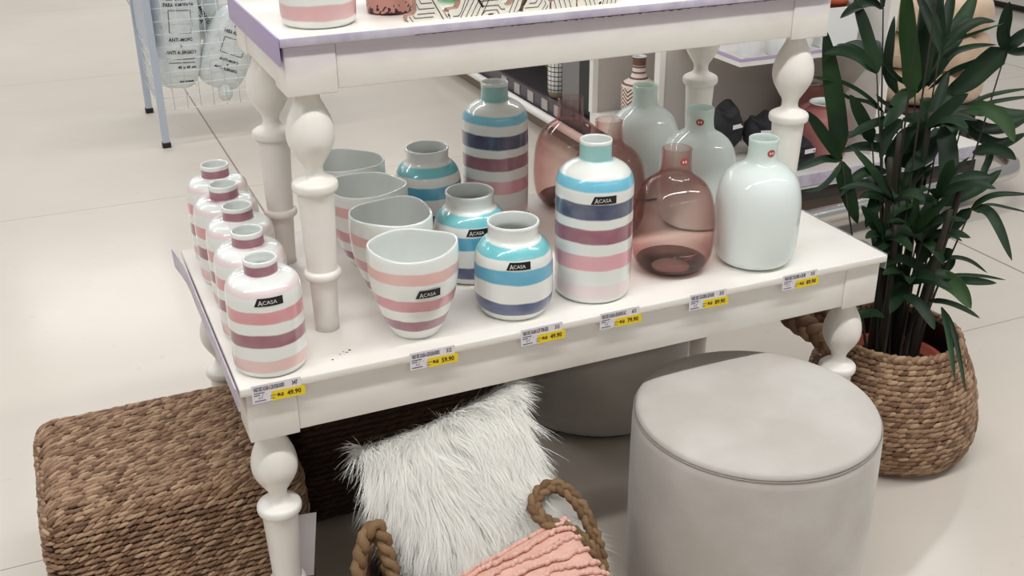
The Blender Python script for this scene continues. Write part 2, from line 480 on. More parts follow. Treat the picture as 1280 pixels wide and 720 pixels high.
def upper_strips(t, X0, X1, Y0, Y1, zt):
    sharp(obj('price_rail', box(X0 - .0032, X0 - .0003, Y0, Y1, zt - .040, zt + .001, bev=.0006), LILAC, t), 50)['label'] = 'lilac plastic price rail'
    sharp(obj('edge_strip', box(X0, X1, Y0 - .002, Y0 - .0002, zt - .0125, zt - .0005, bev=.0006), LILAC_PALE, t), 50)['label'] = 'worn lilac edge strip'
    bm = bmesh.new(); rnd = random.Random(3); prev = None       # worn glue line along the strip's lower edge
    n = 160
    for i in range(n + 1):
        x = X0 + .20 + (X1 - X0 - .21) * i / n
        h = max(.0002, rnd.gauss(.0009, .0005)) * (1 if i > 24 else .45)
        r = [bm.verts.new((x, Y0 - .0024, zt - .0124)), bm.verts.new((x, Y0 - .0024, zt - .0127 - h)), bm.verts.new((x, Y0 - .0004, zt - .0127 - h)), bm.verts.new((x, Y0 - .0004, zt - .0124))]
        if prev:
            for k in range(4): bm.faces.new((prev[k], prev[(k + 1) % 4], r[(k + 1) % 4], r[k]))
        prev = r
    bmesh.ops.recalc_face_normals(bm, faces=bm.faces)
    obj('worn_glue_line', bm, CHIP, t, smooth=False)

build_table('display_table', WHITE_PAINT, 0, 1.2, 0, .578, 0, TT, TT - .0997,
            [(.045, .045), (1.155, .045), (.045, .533), (1.155, .533)], .045, .4402,
            'white wooden display table with turned legs standing on the floor', 'table', .0084, .0145, lower_strips)
build_table('display_riser', STAINED, .129, 1.0945, .102, .483, TT, UT, TT + .395,
            [(.171, .144), (1.0525, .144), (.171, .441), (1.0525, .441)], 0, .395,
            'smaller white table with lilac edges standing on top of the display table', 'table', .005, .014, upper_strips)

# ------------------------------------------------------------------ striped ceramics
def outer_r(prof, z):
    for (r0, z0), (r1, z1) in zip(prof, prof[1:]):
        if z0 <= z <= z1 and z1 > z0: return r0 + (r1 - r0) * (z - z0) / (z1 - z0)
    return prof[-1][0]

def sticker(root, prof, z0, a0, w=.042, h=.0125, off=.0006, tilt=0.0):
    def on(s, t, o):
        s, t = s * math.cos(tilt) - t * math.sin(tilt), s * math.sin(tilt) + t * math.cos(tilt)
        z = z0 + t; r = outer_r(prof, z); a = a0 + s / r
        return Vector(((r + o) * math.cos(a), (r + o) * math.sin(a), z))
    bm = bmesh.new(); n = 12; lo = []; hi = []
    for i in range(n + 1):
        f = i / n
        lo.append(bm.verts.new(on(-w / 2 + w * f, -h / 2, off))); hi.append(bm.verts.new(on(-w / 2 + .006 + (w - .006) * f, h / 2, off)))
    for i in range(n): bm.faces.new((lo[i], lo[i + 1], hi[i + 1], hi[i]))
    s = obj('sticker', bm, BLACK, root, label='black brand sticker')
    tb = bmesh.new()
    a = fit_text('A', w * .16, h * .62); merge(tb, a, lambda c: on(-w * .36 + c.x, -h * .36 + c.y, off * 2))
    a = fit_text('CASA', w * .48, h * .44); merge(tb, a, lambda c: on(-w * .20 + c.x, -h * .24 + c.y, off * 2))
    obj('lettering', tb, PRINT_W, s, smooth=False, label='pale lettering ACASA')
    return s

def vessel(name, outer, inner, m, loc, label, cat, group, rotz=0.0, warp=None, seg=64, nsp=4):
    """outer / inner = profile points (r, z); inner runs from the rim down"""
    po = [(max(p.x, 1e-4), p.y) for p in spline(outer, nsp)]; pi = [(max(p.x, 1e-4), p.y) for p in spline(inner, nsp)]
    pr = po + pi
    mats = [0] * (len(po) - 1) + [1] * (len(pi) + 1)
    bm = lathe(pr, seg, mats, warp=warp, cap0=True, cap1=True)
    bmesh.ops.recalc_face_normals(bm, faces=bm.faces)
    o = obj(name, bm, [m, INNER], None, loc, label=label, cat=cat, group=group, rotz=rotz)
    return o, po
CAMX, CAMY = -.1852, -1.4372
def face_cam(x, y, off=0.0): return math.atan2(CAMY - y, CAMX - x) + off

# small pink bottles ------------------------------------------------
ROSE, PINK, PALE, MAUVE, PEACH = (214, 140, 146), (226, 176, 178), (238, 214, 212), (146, 80, 98), (226, 178, 166)
m_small = stripe_mat('pink_stripes', [(.0105, .030, (228, 192, 186)), (.052, .0725, MAUVE), (.0905, .111, ROSE), (.1335, .1435, (238, 218, 218)), (.1535, .1690, (146, 74, 96))], .2)
OUT_S = [(.046, 0), (.0525, .003), (.0555, .010), (.0562, .03), (.0565, .07), (.0563, .115), (.0556, .130), (.0525, .1415), (.045, .1485), (.037, .1508), (.030, .1524), (.0258, .1530), (.0250, .1548), (.0249, .166), (.0256, .173), (.0252, .1755)]
IN_S = [(.0235, .1765), (.0215, .175), (.0205, .168), (.0205, .155), (.045, .140), (.05, .11), (.05, .02), (.01, .01)]
pos = [(.062, .066), (.066, .182), (.073, .298), (.071, .414), (.076, .5285)]
lab = ['small pink striped bottle nearest the front left corner, with black sticker', 'small pink striped bottle second from the front in the left row',
       'small pink striped bottle in the middle of the left row', 'small pink striped bottle fourth from the front in the left row', 'small pink striped bottle farthest back in the left row']
bs = None
for i, ((x, y), l) in enumerate(zip(pos, lab)):
    if i == 0:
        bs, po = vessel('striped_bottle', OUT_S, IN_S, m_small, (x, y, TT), l, 'bottle vase', 'small pink bottles in a row')
        sticker(bs, po, .1275, face_cam(x, y, .10), .043, .0125)
    else:
        copy_tree(bs, (x, y, TT), random.uniform(0, 6), l, skip=('sticker',))

# cups ---------------------------------------------------------------
m_cup = stripe_mat('rose_bands', [(.021, .040, (146, 84, 104)), (.060, .081, (210, 146, 154)), (.1085, .1275, (228, 180, 172))], .2, wob=.006)
def cup_warp(x, y, z, a, r):
    f = min(1, z / .15)
    k = 1 + .026 * f * f * math.cos(4 * a + .4) + .012 * f * math.cos(3 * a)
    zz = z + (.0010 * math.cos(4 * a + .4) + .0024 * math.cos(2 * a + .6)) * max(0, (z - .09) / .06)
    return x * k, y * k, zz
OUT_C = [(.033, 0), (.0375, .002), (.043, .010), (.0525, .03), (.0625, .058), (.0690, .088), (.0715, .118), (.0712, .140), (.0706, .147)]
IN_C = [(.0698, .1505), (.0675, .1505), (.0662, .146), (.067, .118), (.064, .085), (.048, .03), (.036, .014), (.01, .011)]
pos = [(.301, .0785), (.3135, .228), (.317, .378), (.321, .5255 - .02)]
pos = [(.301, .078), (.3135, .226), (.317, .374), (.322, .5205)]
lab = ['pink banded ceramic cup vase at the front, with black sticker', 'pink banded cup vase second from the front', 'pink banded cup vase third from the front', 'pink banded cup vase at the back of the cup row beside the riser leg']
for i, ((x, y), l) in enumerate(zip(pos, lab)):
    if i == 0:
        cu, po = vessel('banded_cup', OUT_C, IN_C, m_cup, (x, y, TT), l, 'cup vase', 'pink cup vases in a row', warp=cup_warp)
        po2 = []
        a0 = face_cam(x, y, .30)
        for r, z in po:
            q = cup_warp(r, 0, z, a0, r); po2.append((q[0], z))
        sticker(cu, po2, .0945, a0, .040, .0135, off=.0016)
    else:
        copy_tree(cu, (x, y, TT), (0, .9, -.5, 1.9)[i], l, skip=('sticker',))

# blue jars ----------------------------------------------------------
TURQ, SKY, NAVY, TEAL = (112, 202, 212), (92, 186, 214), (62, 84, 136), (120, 184, 180)
m_jar = stripe_mat('turquoise_stripes', [(.0150, .038, (38, 60, 116)), (.0700, .0940, (66, 166, 200)), (.1115, .1295, (100, 196, 204))], .2)
OUT_J = [(.047, 0), (.0525, .002), (.0575, .009), (.0635, .022), (.0655, .04), (.0655, .08), (.0640, .100), (.0605, .112), (.0545, .122), (.0475, .129), (.0435, .133), (.0418, .138), (.0420, .148), (.0432, .155)]
IN_J = [(.0425, .1585), (.040, .1585), (.0385, .154), (.038, .136), (.048, .122), (.058, .09), (.058, .03), (.03, .008), (.01, .008)]
pos = [(.477, .0855), (.4645, .246), (.480, .538 - .026)]
lab = ['turquoise and navy striped jar at the front, beside the pink cup vase', 'turquoise and navy striped jar in the middle, its sticker half hidden', 'turquoise striped jar at the back beside the tall bottle']
for i, ((x, y), l) in enumerate(zip(pos, lab)):
    if i == 0:
        ja, po = vessel('striped_jar', OUT_J, IN_J, m_jar, (x, y, TT), l, 'jar vase', 'blue striped jars in a row')
        sticker(ja, po, .1035, face_cam(x, y, .13), .040, .0125)
    else:
        copy_tree(ja, (x, y, TT), (0, .1, 2.2)[i], l, skip=('sticker',) if i == 2 else ())

# tall bottles -------------------------------------------------------
m_tall = stripe_mat('blue_mauve_stripes', [(.012, .036, (238, 222, 222)), (.0635, .0905, (224, 160, 170)), (.1115, .1375, (146, 78, 100)), (.1540, .1815, (26, 43, 90)), (.2020, .2195, (104, 194, 220)), (.240, .268, (136, 192, 190))], .3)
OUT_T = [(.054, 0), (.0605, .003), (.0645, .011), (.0655, .03), (.066, .10), (.066, .185), (.0650, .203), (.0610, .216), (.0530, .2265), (.0420, .2335), (.0325, .2375), (.0278, .241), (.0268, .246), (.0266, .262), (.0272, .271)]
IN_T = [(.0265, .2738), (.0245, .2735), (.0232, .268), (.023, .242), (.05, .222), (.059, .19), (.059, .03), (.03, .009), (.01, .009)]
bt, po = vessel('tall_striped_bottle', OUT_T, IN_T, m_tall, (.630, .094, TT), 'tall blue and mauve striped bottle at the front, with black sticker', 'bottle vase', 'tall striped bottles')
sticker(bt, po, .1895, face_cam(.630, .094, .24), .043, .0135)
copy_tree(bt, (.622, .505, TT), 1.3, 'tall blue and mauve striped bottle at the back, beside the pink glass', skip=('sticker',))

# pink glass ---------------------------------------------------------
G_PINK = glass_mat('pink_glass', (252, 245, 243), (228, 194, 192))
G_BASE = glass_mat('thick_pink_glass', (196, 188, 184), (140, 132, 128))
OUT_P = [(.046, 0), (.056, .004), (.066, .016), (.0725, .035), (.0750, .060), (.0747, .085), (.0720, .115), (.0660, .140), (.0560, .158), (.0430, .169), (.0330, .176), (.0282, .184), (.0265, .196), (.0258, .212), (.0262, .2245)]
def glassware(name, OUT, m, loc, label, group, th, base_m=None, base_h=.016):
    po = [(p.x, p.y) for p in spline(OUT, 4)]
    pi = [(max(r - th, .004), z) for r, z in po if z > .009][::-1]
    bm = lathe(po + [(po[-1][0] - th / 2, po[-1][1] + .001)] + pi, 64, None, cap0=True, cap1=True)
    bmesh.ops.recalc_face_normals(bm, faces=bm.faces)
    o = obj(name, bm, m, None, loc, label=label, cat='glass vase', group=group)
    if base_m:
        b = [(r - th * 1.3, z) for r, z in po if z < base_h]
        b = [(b[0][0] * .80, .0016), (b[0][0], .0015)] + b[1:]
        top = [(b[-1][0] - .003, base_h * .8), (b[-1][0] - .010, base_h * .42), (b[1][0] * .86, base_h * .22), (b[0][0], .0022)]
        bm = lathe(b + top, 56, cap0=False); bmesh.ops.recalc_face_normals(bm, faces=bm.faces)
        obj('thick_base', bm, base_m, o, label='dark thick glass base')
    return o, po
def round_sticker(root, prof, z0, a0, R=.0075):
    bm = bmesh.new(); vs = []
    def on(s, t, o):
        r = outer_r(prof, z0 + t) + o; a = a0 + s / r
        return Vector((r * math.cos(a), r * math.sin(a), z0 + t))
    c = bm.verts.new(on(0, 0, .0006))
    for i in range(24): vs.append(bm.verts.new(on(R * 1.2 * math.cos(2 * PI * i / 24), R * math.sin(2 * PI * i / 24), .0006)))
    for i in range(24): bm.faces.new((c, vs[i], vs[(i + 1) % 24]))
    s = obj('round_sticker', bm, RED_ST, root, label='small red oval sticker')
    bm = bmesh.new()
    for dx in (-.0025, .0025):
        q = [bm.verts.new(on(dx + .0016 * math.cos(2 * PI * i / 10), .0024 * math.sin(2 * PI * i / 10), .0011)) for i in range(10)]; bm.faces.new(q)
    obj('printed_mark', bm, PRINT_W, s, smooth=False, label='pale printed mark')
pv = None
for i, ((x, y), l) in enumerate(zip([(.806, .124), (.781, .327), (.786, .5)],
        ['pink glass bottle vase at the front, with red sticker', 'pink glass bottle vase behind the tall striped bottle', 'pink glass bottle vase at the back left of the glass'])):
    if i == 0:
        pv, po = glassware('pink_glass_vase', OUT_P, G_PINK, (x, y, TT), l, 'pink glass vases', .0025, G_BASE, .017)
        round_sticker(pv, po, .207, face_cam(x, y, .55), .007)
    else:
        copy_tree(pv, (x, y, TT), 0, l, skip=('round_sticker',))

# milky glass --------------------------------------------------------
OPAL = opal_mat('milky_glass', .165, .225, .04, .34)
OUT_W = [(.050, 0), (.060, .003), (.069, .012), (.0735, .030), (.0762, .06), (.0766, .10), (.0752, .125), (.0705, .147), (.0615, .165), (.0490, .177), (.0375, .184), (.0300, .190), (.0268, .198), (.0256, .212), (.0262, .2325)]
wv = None
for i, ((x, y), l) in enumerate(zip([(.962, .090), (.966, .30), (.955, .4935)],
        ['milky white glass vase at the front right beside the riser leg', 'milky white glass vase in the middle, red sticker on its neck', 'milky white glass vase at the back of the glass row'])):
    if i == 0:
        wv, po = glassware('milky_glass_vase', OUT_W, OPAL, (x, y, TT), l, 'milky glass vases', .003)
        round_sticker(wv, po, .211, face_cam(x, y, .62), .0065)
    else:
        c = copy_tree(wv, (x, y, TT), 0 if i == 2 else -.62 + .05, l, skip=('round_sticker',) if i == 2 else ())

# ------------------------------------------------------------------ price tags on the front edge
def price_tag(x, price, head, code, tilt, label):
    t = empty('price_tag', (x, .0002, TT + .002), label, 'price tag', 'price tags along the table edge')
    W, H = .0745, .030
    t.rotation_euler = (0, tilt, 0)
    obj('card', box(0, W, -.0007, 0, -H, 0), CARD, t, smooth=False)
    bm = box(.029, .0795, -.0011, -.0008, -.0305, -.0145)
    y = obj('price_strip', bm, YELLOW, t, smooth=False, label='yellow price strip')
    tb = bmesh.new()
    put = lambda x0, z0, yy: (lambda c: Vector((x0 + c.x, yy, z0 + c.y)))
    merge(tb, fit_text('R$', .0095, .0062, .0004), put(.0375, -.0255, -.0014))
    merge(tb, fit_text(price, .021, .0085, .0004), put(.052, -.0265, -.0014))
    for k in range(2): box(.0265, .036 - k * .003, -.00142, -.0013, -.0215 - k * .0045, -.0207 - k * .0045, tb)
    obj('price_print', tb, PRINT_B, y, smooth=False, label='dark printed price')
    tb = bmesh.new()
    merge(tb, fit_text(head, .046, .0072, .0003), put(.003, -.0105, -.0010))
    merge(tb, fit_text(code, .0085, .0072, .0003), put(.0605, -.0105, -.0010))
    for k, (a, b) in enumerate(((.003, .019), (.003, .012), (.0155, .017), (.0215, .0222))): box(a, b, -.0010, -.0008, -.0142 - (k > 0) * .0035, -.0130 - (k > 0) * .0035, tb)
    merge(tb, fit_text('v1', .006, .0048), put(.009, -.0236, -.0010))
    obj('heading_print', tb, PRINT_D, t, smooth=False)
    obj('underline', box(.003, .020, -.0010, -.0008, -.0272, -.0258), PRINT_P, t, smooth=False)
for x, p, h, c, tl, l in [(.0170, '49.90', 'VASO DEC ACASA A 23R ROSA BORD', '347', .0, 'yellow and white price tag 49.90 under the small pink bottle'),
                          (.2630, '59.90', 'VASO DEC ACASA A ZR ROSA BORDE', '312', .01, 'price tag 59.90 under the pink cup vase'),
                          (.4520, '49.90', 'VASO DEC ACASA A ZR TOM AZUL', '315', -.01, 'price tag 49.90 under the turquoise jar'),
                          (.5960, '79.90', 'VASO DEC ACASA A ZR B.ROXO AZ', '612', .0, 'price tag 79.90 under the tall striped bottle'),
                          (.7700, '89.90', 'VASO DEC COLORIS A ZR ROSE', '315', .015, 'price tag 89.90 under the front pink glass vase'),
                          (.9640, '89.90', 'VASO DEC COLORIS A ZR BR', '315', .0, 'price tag 89.90 under the front milky vase, rightmost')]:
    price_tag(x, p, h, c, tl, l)

# ------------------------------------------------------------------ things on the riser
m_big = stripe_mat('big_pink_band', [(.0125, .0345, (222, 172, 172)), (.075, .10, MAUVE), (.15, .17, ROSE)], .3)
OUT_B = [(.047, 0), (.052, .003), (.0555, .010), (.0565, .04), (.0565, .14), (.053, .165), (.040, .178), (.028, .184), (.025, .2)]
vessel('striped_vase', OUT_B, [(.023, .2015), (.021, .198), (.021, .185), (.05, .15), (.05, .02), (.01, .01)], m_big, (.2085, .186, UT), 'white vase with a pink band on the riser left corner', 'vase', None)
def speckle():
    m = mat('pink_speckled', (206, 152, 142), .45); k = NT(m); b = k.n['Principled BSDF']
    tc = k.add('ShaderNodeTexCoord'); v = k.add('ShaderNodeTexNoise'); v.inputs['Scale'].default_value = 190; v.inputs['Detail'].default_value = 0
    sp = k.add('ShaderNodeSeparateXYZ'); k.link(tc.outputs['Object'], v.inputs['Vector']); k.link(tc.outputs['Object'], sp.inputs[0])
    mr = k.add('ShaderNodeMapRange'); mr.inputs['From Min'].default_value = .0; mr.inputs['From Max'].default_value = .02; mr.inputs['To Min'].default_value = .22; mr.inputs['To Max'].default_value = -.2
    k.link(sp.outputs['Z'], mr.inputs['Value'])
    ad = k.add('ShaderNodeMath', operation='ADD'); k.link(v.outputs['Fac'], ad.inputs[0]); k.link(mr.outputs['Result'], ad.inputs[1])
    gt = k.add('ShaderNodeMath', operation='GREATER_THAN'); gt.inputs[1].default_value = .58; k.link(ad.outputs[0], gt.inputs[0])
    mx = k.add('ShaderNodeMix', data_type='RGBA'); k.link(gt.outputs[0], mx.inputs[0]); mx.inputs[6].default_value = lin((206, 152, 142)); mx.inputs[7].default_value = lin((74, 34, 42))
    k.link(mx.outputs[2], b.inputs['Base Color']); return m
vessel('speckled_pot', [(.030, 0), (.0335, .002), (.0355, .008), (.037, .05), (.0385, .09), (.039, .10)], [(.037, .102), (.0355, .098), (.034, .02), (.01, .008)], speckle(), (.330, .222, UT), 'pink pot with dark speckles round its base on the riser', 'pot', None)
G_MINT = glass_mat('mint_glass', (222, 242, 228), (160, 200, 176))
glassware('mint_glass_vase', [(.035, 0), (.05, .004), (.066, .02), (.072, .05), (.068, .09), (.045, .125), (.03, .15), (.028, .18)], G_MINT, (.485, .280, UT), 'pale green glass vase behind the carved letters', None, .003)

# carved wooden letters: outlines in x (metres along the riser edge) and z
WOOD_FACE = mat('carved_white', (228, 224, 212), .6); WOOD_SIDE = mat('carved_wood_side', (176, 142, 126), .65); GROOVE = mat('carved_groove', (52, 44, 40), .8)
def carved(x, y, outline, grooves, depth, label, holes=()):
    t = empty('carved_letter', (x, y, UT), label, 'wooden letter', 'carved letters on the riser edge')
    bm = bmesh.new(); f = [bm.verts.new((a, 0, b)) for a, b in outline]; k = [bm.verts.new((a, depth, b)) for a, b in outline]
    n = len(outline)
    ff = bm.faces.new(f); kk = bm.faces.new(k[::-1]); ff.material_index = 0; kk.material_index = 1
    for i in range(n):
        q = bm.faces.new((f[(i + 1) % n], f[i], k[i], k[(i + 1) % n])); q.material_index = 1
    bmesh.ops.recalc_face_normals(bm, faces=bm.faces)
    obj('letter_body', bm, [WOOD_FACE, WOOD_SIDE], t, smooth=False)
    gb = bmesh.new()
    for line, w in grooves:
        for (ax, az), (bx, bz) in zip(line, line[1:]):
            d = Vector((bx - ax, 0, bz - az)); L = d.length
            if L < 1e-5: continue
            d /= L; p = Vector((-d.z, 0, d.x)) * w / 2
            A = Vector((ax, -.0004, az)) - d * w * .3; B = Vector((bx, -.0004, bz)) + d * w * .3
            gb.faces.new([gb.verts.new(v) for v in (A - p, B - p, B + p, A + p)])
    obj('carved_lines', gb, GROOVE, t, smooth=False)
    return t
H = .11; G = .0011
carved(.3300, .1290, [(.000, .0), (.0635, .0), (.0655, .004), (.062, .010), (.0545, .010), (.040, .040), (.040, H - .01), (.044, H), (.006, H), (.0125, H - .01), (.0125, .016), (.0085, .0105), (-.0015, .0095), (-.003, .004)],
       [([(.006, .0005), (.0005, .0085)], G), ([(.0095, .0052), (.038, .0052)], G), ([(.0095, .0052), (.0065, .0095)], G), ([(.0135, .0108), (.0405, .0108)], G), ([(.016, .018), (.040, .018)], G), ([(.016, .018), (.0125, .026)], G), ([(.020, .026), (.037, .026)], G), ([(.020, .026), (.0135, .038)], G), ([(.0545, .0), (.0265, .050)], G * 1.3), ([(.061, .002), (.0565, .009)], G)], .020,
       'white carved wooden letter leftmost, next to the speckled pot')
def leg_lines(x0, n, step, dx, z1): return [([(x0 + i * step, .0003), (x0 + i * step + dx, z1)], G) for i in range(n)]
carved(.3960, .1290, [(.000, .0), (.108, .0), (.114, .006), (.128, .046), (.119, .050), (.106, .020), (.098, .012), (.090, .012), (.080, .022), (.068, H * .7), (.066, H), (.022, H), (.018, H - .02), (.0165, .022), (.012, .014), (-.002, .013), (-.0045, .006)],
       leg_lines(.016, 5, .0085, .019, .034) + [([(.004, .003), (.013, .003), (.018, .010), (.026, .030)], G), ([(.046, .024), (.0525, .0135)], G * 3.2), ([(.047, .022), (.078, .022)], G), ([(.052, .014), (.078, .014), (.083, .007), (.089, .007)], G), ([(.050, .0003), (.056, .007), (.076, .007), (.079, .001)], G), ([(.096, .001), (.111, .034)], G), ([(.104, .001), (.119, .036)], G), ([(.062, .0012), (.069, .0012)], G * 2)], .020,
       'white carved wooden letter second from the left, with a wide curved gap')
carved(.5150, .1290, [(.000, .0), (.046, .0), (.046, .012), (.040, .0165), (.034, .024), (.036, .07), (.040, H), (.004, H), (.0165, H - .03), (.0165, .03), (.002, .008)],
       [([(.0015, .011), (.0125, .028)], G * 3), ([(.004, .0055), (.026, .0055), (.036, .019)], G), ([(.011, .012), (.022, .012), (.030, .026)], G), ([(.017, .019), (.023, .029)], G), ([(.033, .001), (.0395, .009), (.037, .014)], G), ([(.039, .001), (.043, .006)], G)], .020,
       'white carved wooden letter in the middle of the row')
carved(.5640, .1290, [(.000, .0), (.043, .0), (.043, .010), (.0375, .015), (.030, .04), (.016, H), (-.006, H), (.006, .04), (.0045, .014), (.000, .010)],
       leg_lines(.0085, 4, .0085, -.012, .040), .020, 'white carved wooden letter second from the right')
carved(.6100, .1290, [(.000, .0), (.070, .0), (.0735, .008), (.078, .05), (.080, H), (.052, H), (.050, .05), (.046, .022), (.036, .016), (.020, .03), (.014, H), (-.002, H), (.003, .04), (.002, .012), (-.001, .008)],
       leg_lines(.016, 3, .0075, -.011, .030) + leg_lines(.044, 4, .0075, .010, .034) + [([(.028, .0105), (.040, .0105)], G), ([(.0385, .002), (.0405, .0035)], G * 3)], .020,
       'white carved wooden letter rightmost in the row')

# ------------------------------------------------------------------ seagrass cube poufs
def wicker_cube(h, r, row, piece, rnd, bulge):
    bm = bmesh.new(); rows = []
    per = [(-h[1], -h[2] + row * (i + .5)) for i in range(int(2 * h[2] / row))]
    per += [(-h[1] + row * (i + .5), h[2]) for i in range(int(2 * h[1] / row))]
    per += [(h[1], h[2] - row * (i + .5)) for i in range(int(2 * h[2] / row))]
    nx = int(2 * h[0] / .004)
    for y, z in per:
        rows.append([rbox_pt(Vector((-h[0] + 2 * h[0] * i / nx, y, z)), h, r, bulge) for i in range(nx + 1)])
    ny = int(2 * h[1] / .004)
    for s in (-1, 1):
        for k in range(int(2 * h[2] / row)):
            z = -h[2] + row * (k + .5)
            rows.append([rbox_pt(Vector((s * h[0], -h[1] + 2 * h[1] * i / ny, z)), h, r, bulge) for i in range(ny + 1)])
    return sweep_wicker(rows, row, piece, bm, rnd)
def rounded_core(h, r, bulge, shrink):
    bm = bmesh.new(); n = 14; hh = [v - shrink for v in h]; grid = {}
    bmesh.ops.create_cube(bm, size=2); bmesh.ops.subdivide_edges(bm, edges=bm.edges[:], cuts=n, use_grid_fill=True)
    for v in bm.verts:
        p = Vector((v.co.x * hh[0], v.co.y * hh[1], v.co.z * hh[2])); v.co = rbox_pt(p, hh, r, bulge)[0]
    return bm
def cube_pouf(loc, h, row, piece, seed, label, weave):
    rnd = random.Random(seed)
    t = empty('woven_pouf', loc, label, 'pouf', 'woven cube poufs')
    c = rounded_core(h, .038, .02, .005)
    obj('core', c, SEAGRASS_CORE, t, (0, 0, h[2]))
    w = wicker_cube([v - .004 for v in h], .038, row, piece, rnd, .02)
    obj('woven_cover', w, weave, t, (0, 0, h[2] + .0005))
    return t
p1 = cube_pouf((-.104, .266, .002), (.208, .176, .162), .0104, .0110, 11, 'brown seagrass cube pouf on the floor at the front left of the table', SEAGRASS)
bm = bmesh.new(); box(.158, .203, -.1875, -.1865, .135, .262, bm)
o = obj('care_tag', bm, CARD, p1, smooth=False, label='white paper tag'); o.rotation_euler.y = .12; o.location = (-.02, -.004, 0)
cube_pouf((.350, .505, .002), (.225, .17, .195),   .0125, .0125, 12, 'brown woven cube pouf under the table, shade painted into its weave colour', SEAGRASS_SHADED)

# ------------------------------------------------------------------ velvet stools
def stool(loc, label, rotz=0):
    t = empty('velvet_stool', loc, label, 'stool', 'grey velvet stools', rotz)
    H, R = .374, .2115
    body = [(R - .020, .012), (R - .008, .014), (R - .002, .022), (R, .05), (R + .001, .2), (R + .001, .28), (R, H - .035), (R - .002, H - .022), (R - .0055, H - .018)]
    obj('body', lathe(body, 96), VELVET, t)
    top = [(R - .006, H - .0185), (R - .004, H - .016), (R - .005, H - .0115), (R - .010, H - .0065), (R - .03, H - .002), (R - .08, H + .001), (.06, H + .0022), (.005, H + .0025)]
    obj('seat_cushion', lathe([(p.x, p.y) for p in spline(top, 3)], 96, cap1=True), VELVET, t)
    bm = bmesh.new(); n = 120; q = R - .0025
    bm = tube([(q * math.cos(2 * PI * i / n), q * math.sin(2 * PI * i / n), H - .0185) for i in range(n + 1)], .0014, 6)
    obj('piping', bm, mat('velvet_piping', (150, 143, 137), .85), t)
    obj('base', lathe([(.165, 0), (.185, 0), (.185, .013), (.165, .013)], 64, cap1=True), mat('black_plinth', (24, 22, 22), .6), t, label='black base ring')
    return t
s1 = stool((.842, -.118, 0), 'round grey velvet stool in front of the table, lit from above')
copy_tree(s1, (.903, .575, 0), 1.1, 'round grey velvet stool in the shade under the table')

# ------------------------------------------------------------------ basket with two cushions
def round_basket(prof, row, piece, rnd, core_in, lean=None, fat=1.25):
    pp = [(p.x, p.y) for p in spline(prof, 10)]; L = [0]
    for a, b in zip(pp, pp[1:]): L.append(L[-1] + math.hypot(b[0] - a[0], b[1] - a[1]))
    rows = []; k = .5 * row
    while k < L[-1]:
        i = max(j for j in range(len(L)) if L[j] <= k); i = min(i, len(pp) - 2)
        f = (k - L[i]) / max(L[i + 1] - L[i], 1e-6)
        r = pp[i][0] + (pp[i + 1][0] - pp[i][0]) * f; z = pp[i][1] + (pp[i + 1][1] - pp[i][1]) * f
        dr, dz = pp[i + 1][0] - pp[i][0], pp[i + 1][1] - pp[i][1]; q = math.hypot(dr, dz)
        nr, nz = dz / q, -dr / q
        dx = lean(z) if lean else (0, 0)
        n = int(2 * PI * r / .005)
        rows.append([(Vector((r * math.cos(2 * PI * j / n) + dx[0], r * math.sin(2 * PI * j / n) + dx[1], z)), Vector((nr * math.cos(2 * PI * j / n), nr * math.sin(2 * PI * j / n), nz))) for j in range(n + 1)])
        k += row
    bm = sweep_wicker(rows, row, piece, bmesh.new(), rnd, fat)
    core = [(r - .003, z) for r, z in pp] + [(r - core_in, z) for r, z in pp[::-1] if z > .012]
    cb = bmesh.new()
    w = (lambda x, y, z, a, r: (x + lean(z)[0], y + lean(z)[1], z)) if lean else None
    lathe(core, 64, bm=cb, warp=w, cap0=True, cap1=True); bmesh.ops.recalc_face_normals(cb, faces=cb.faces)
    return bm, cb
t = empty('cushion_basket', (.315, -.150, 0), 'woven basket with braided loop handles holding two cushions', 'basket')
bm, cb = round_basket([(.135, .008), (.15, .02), (.168, .08), (.182, .16), (.190, .225)], .019, .019, random.Random(5), .014)
obj('core', cb, SEAGRASS_CORE, t); obj('woven_body', bm, SEAGRASS, t)
def loop_path(P): return [Vector(p) - Vector((.315, -.150, 0)) for p in spline(P, 8)]
RH = [(x_ - .011, y_ - .026, z_ + .013) for x_, y_, z_ in [(.507, -.20, .170), (.505, -.17, .236), (.491, -.13, .289), (.468, -.10, .306), (.439, -.10, .302), (.420, -.12, .290), (.430, -.15, .279), (.460, -.17, .269), (.490, -.19, .231), (.500, -.205, .170)]]
obj('handle', braid(loop_path(RH), .0070, .0064, n=3, pitch=.05), ROPE, t)
LH = [(x_ - .006, y_ - .03, z_ + .006) for x_, y_, z_ in [(.125, -.10, .180), (.138, -.07, .240), (.160, -.05, .284), (.178, -.05, .283), (.184, -.07, .237), (.189, -.10, .180)]]
obj('handle', braid(loop_path(LH), .0100, .0085, n=3, pitch=.07), ROPE, t)

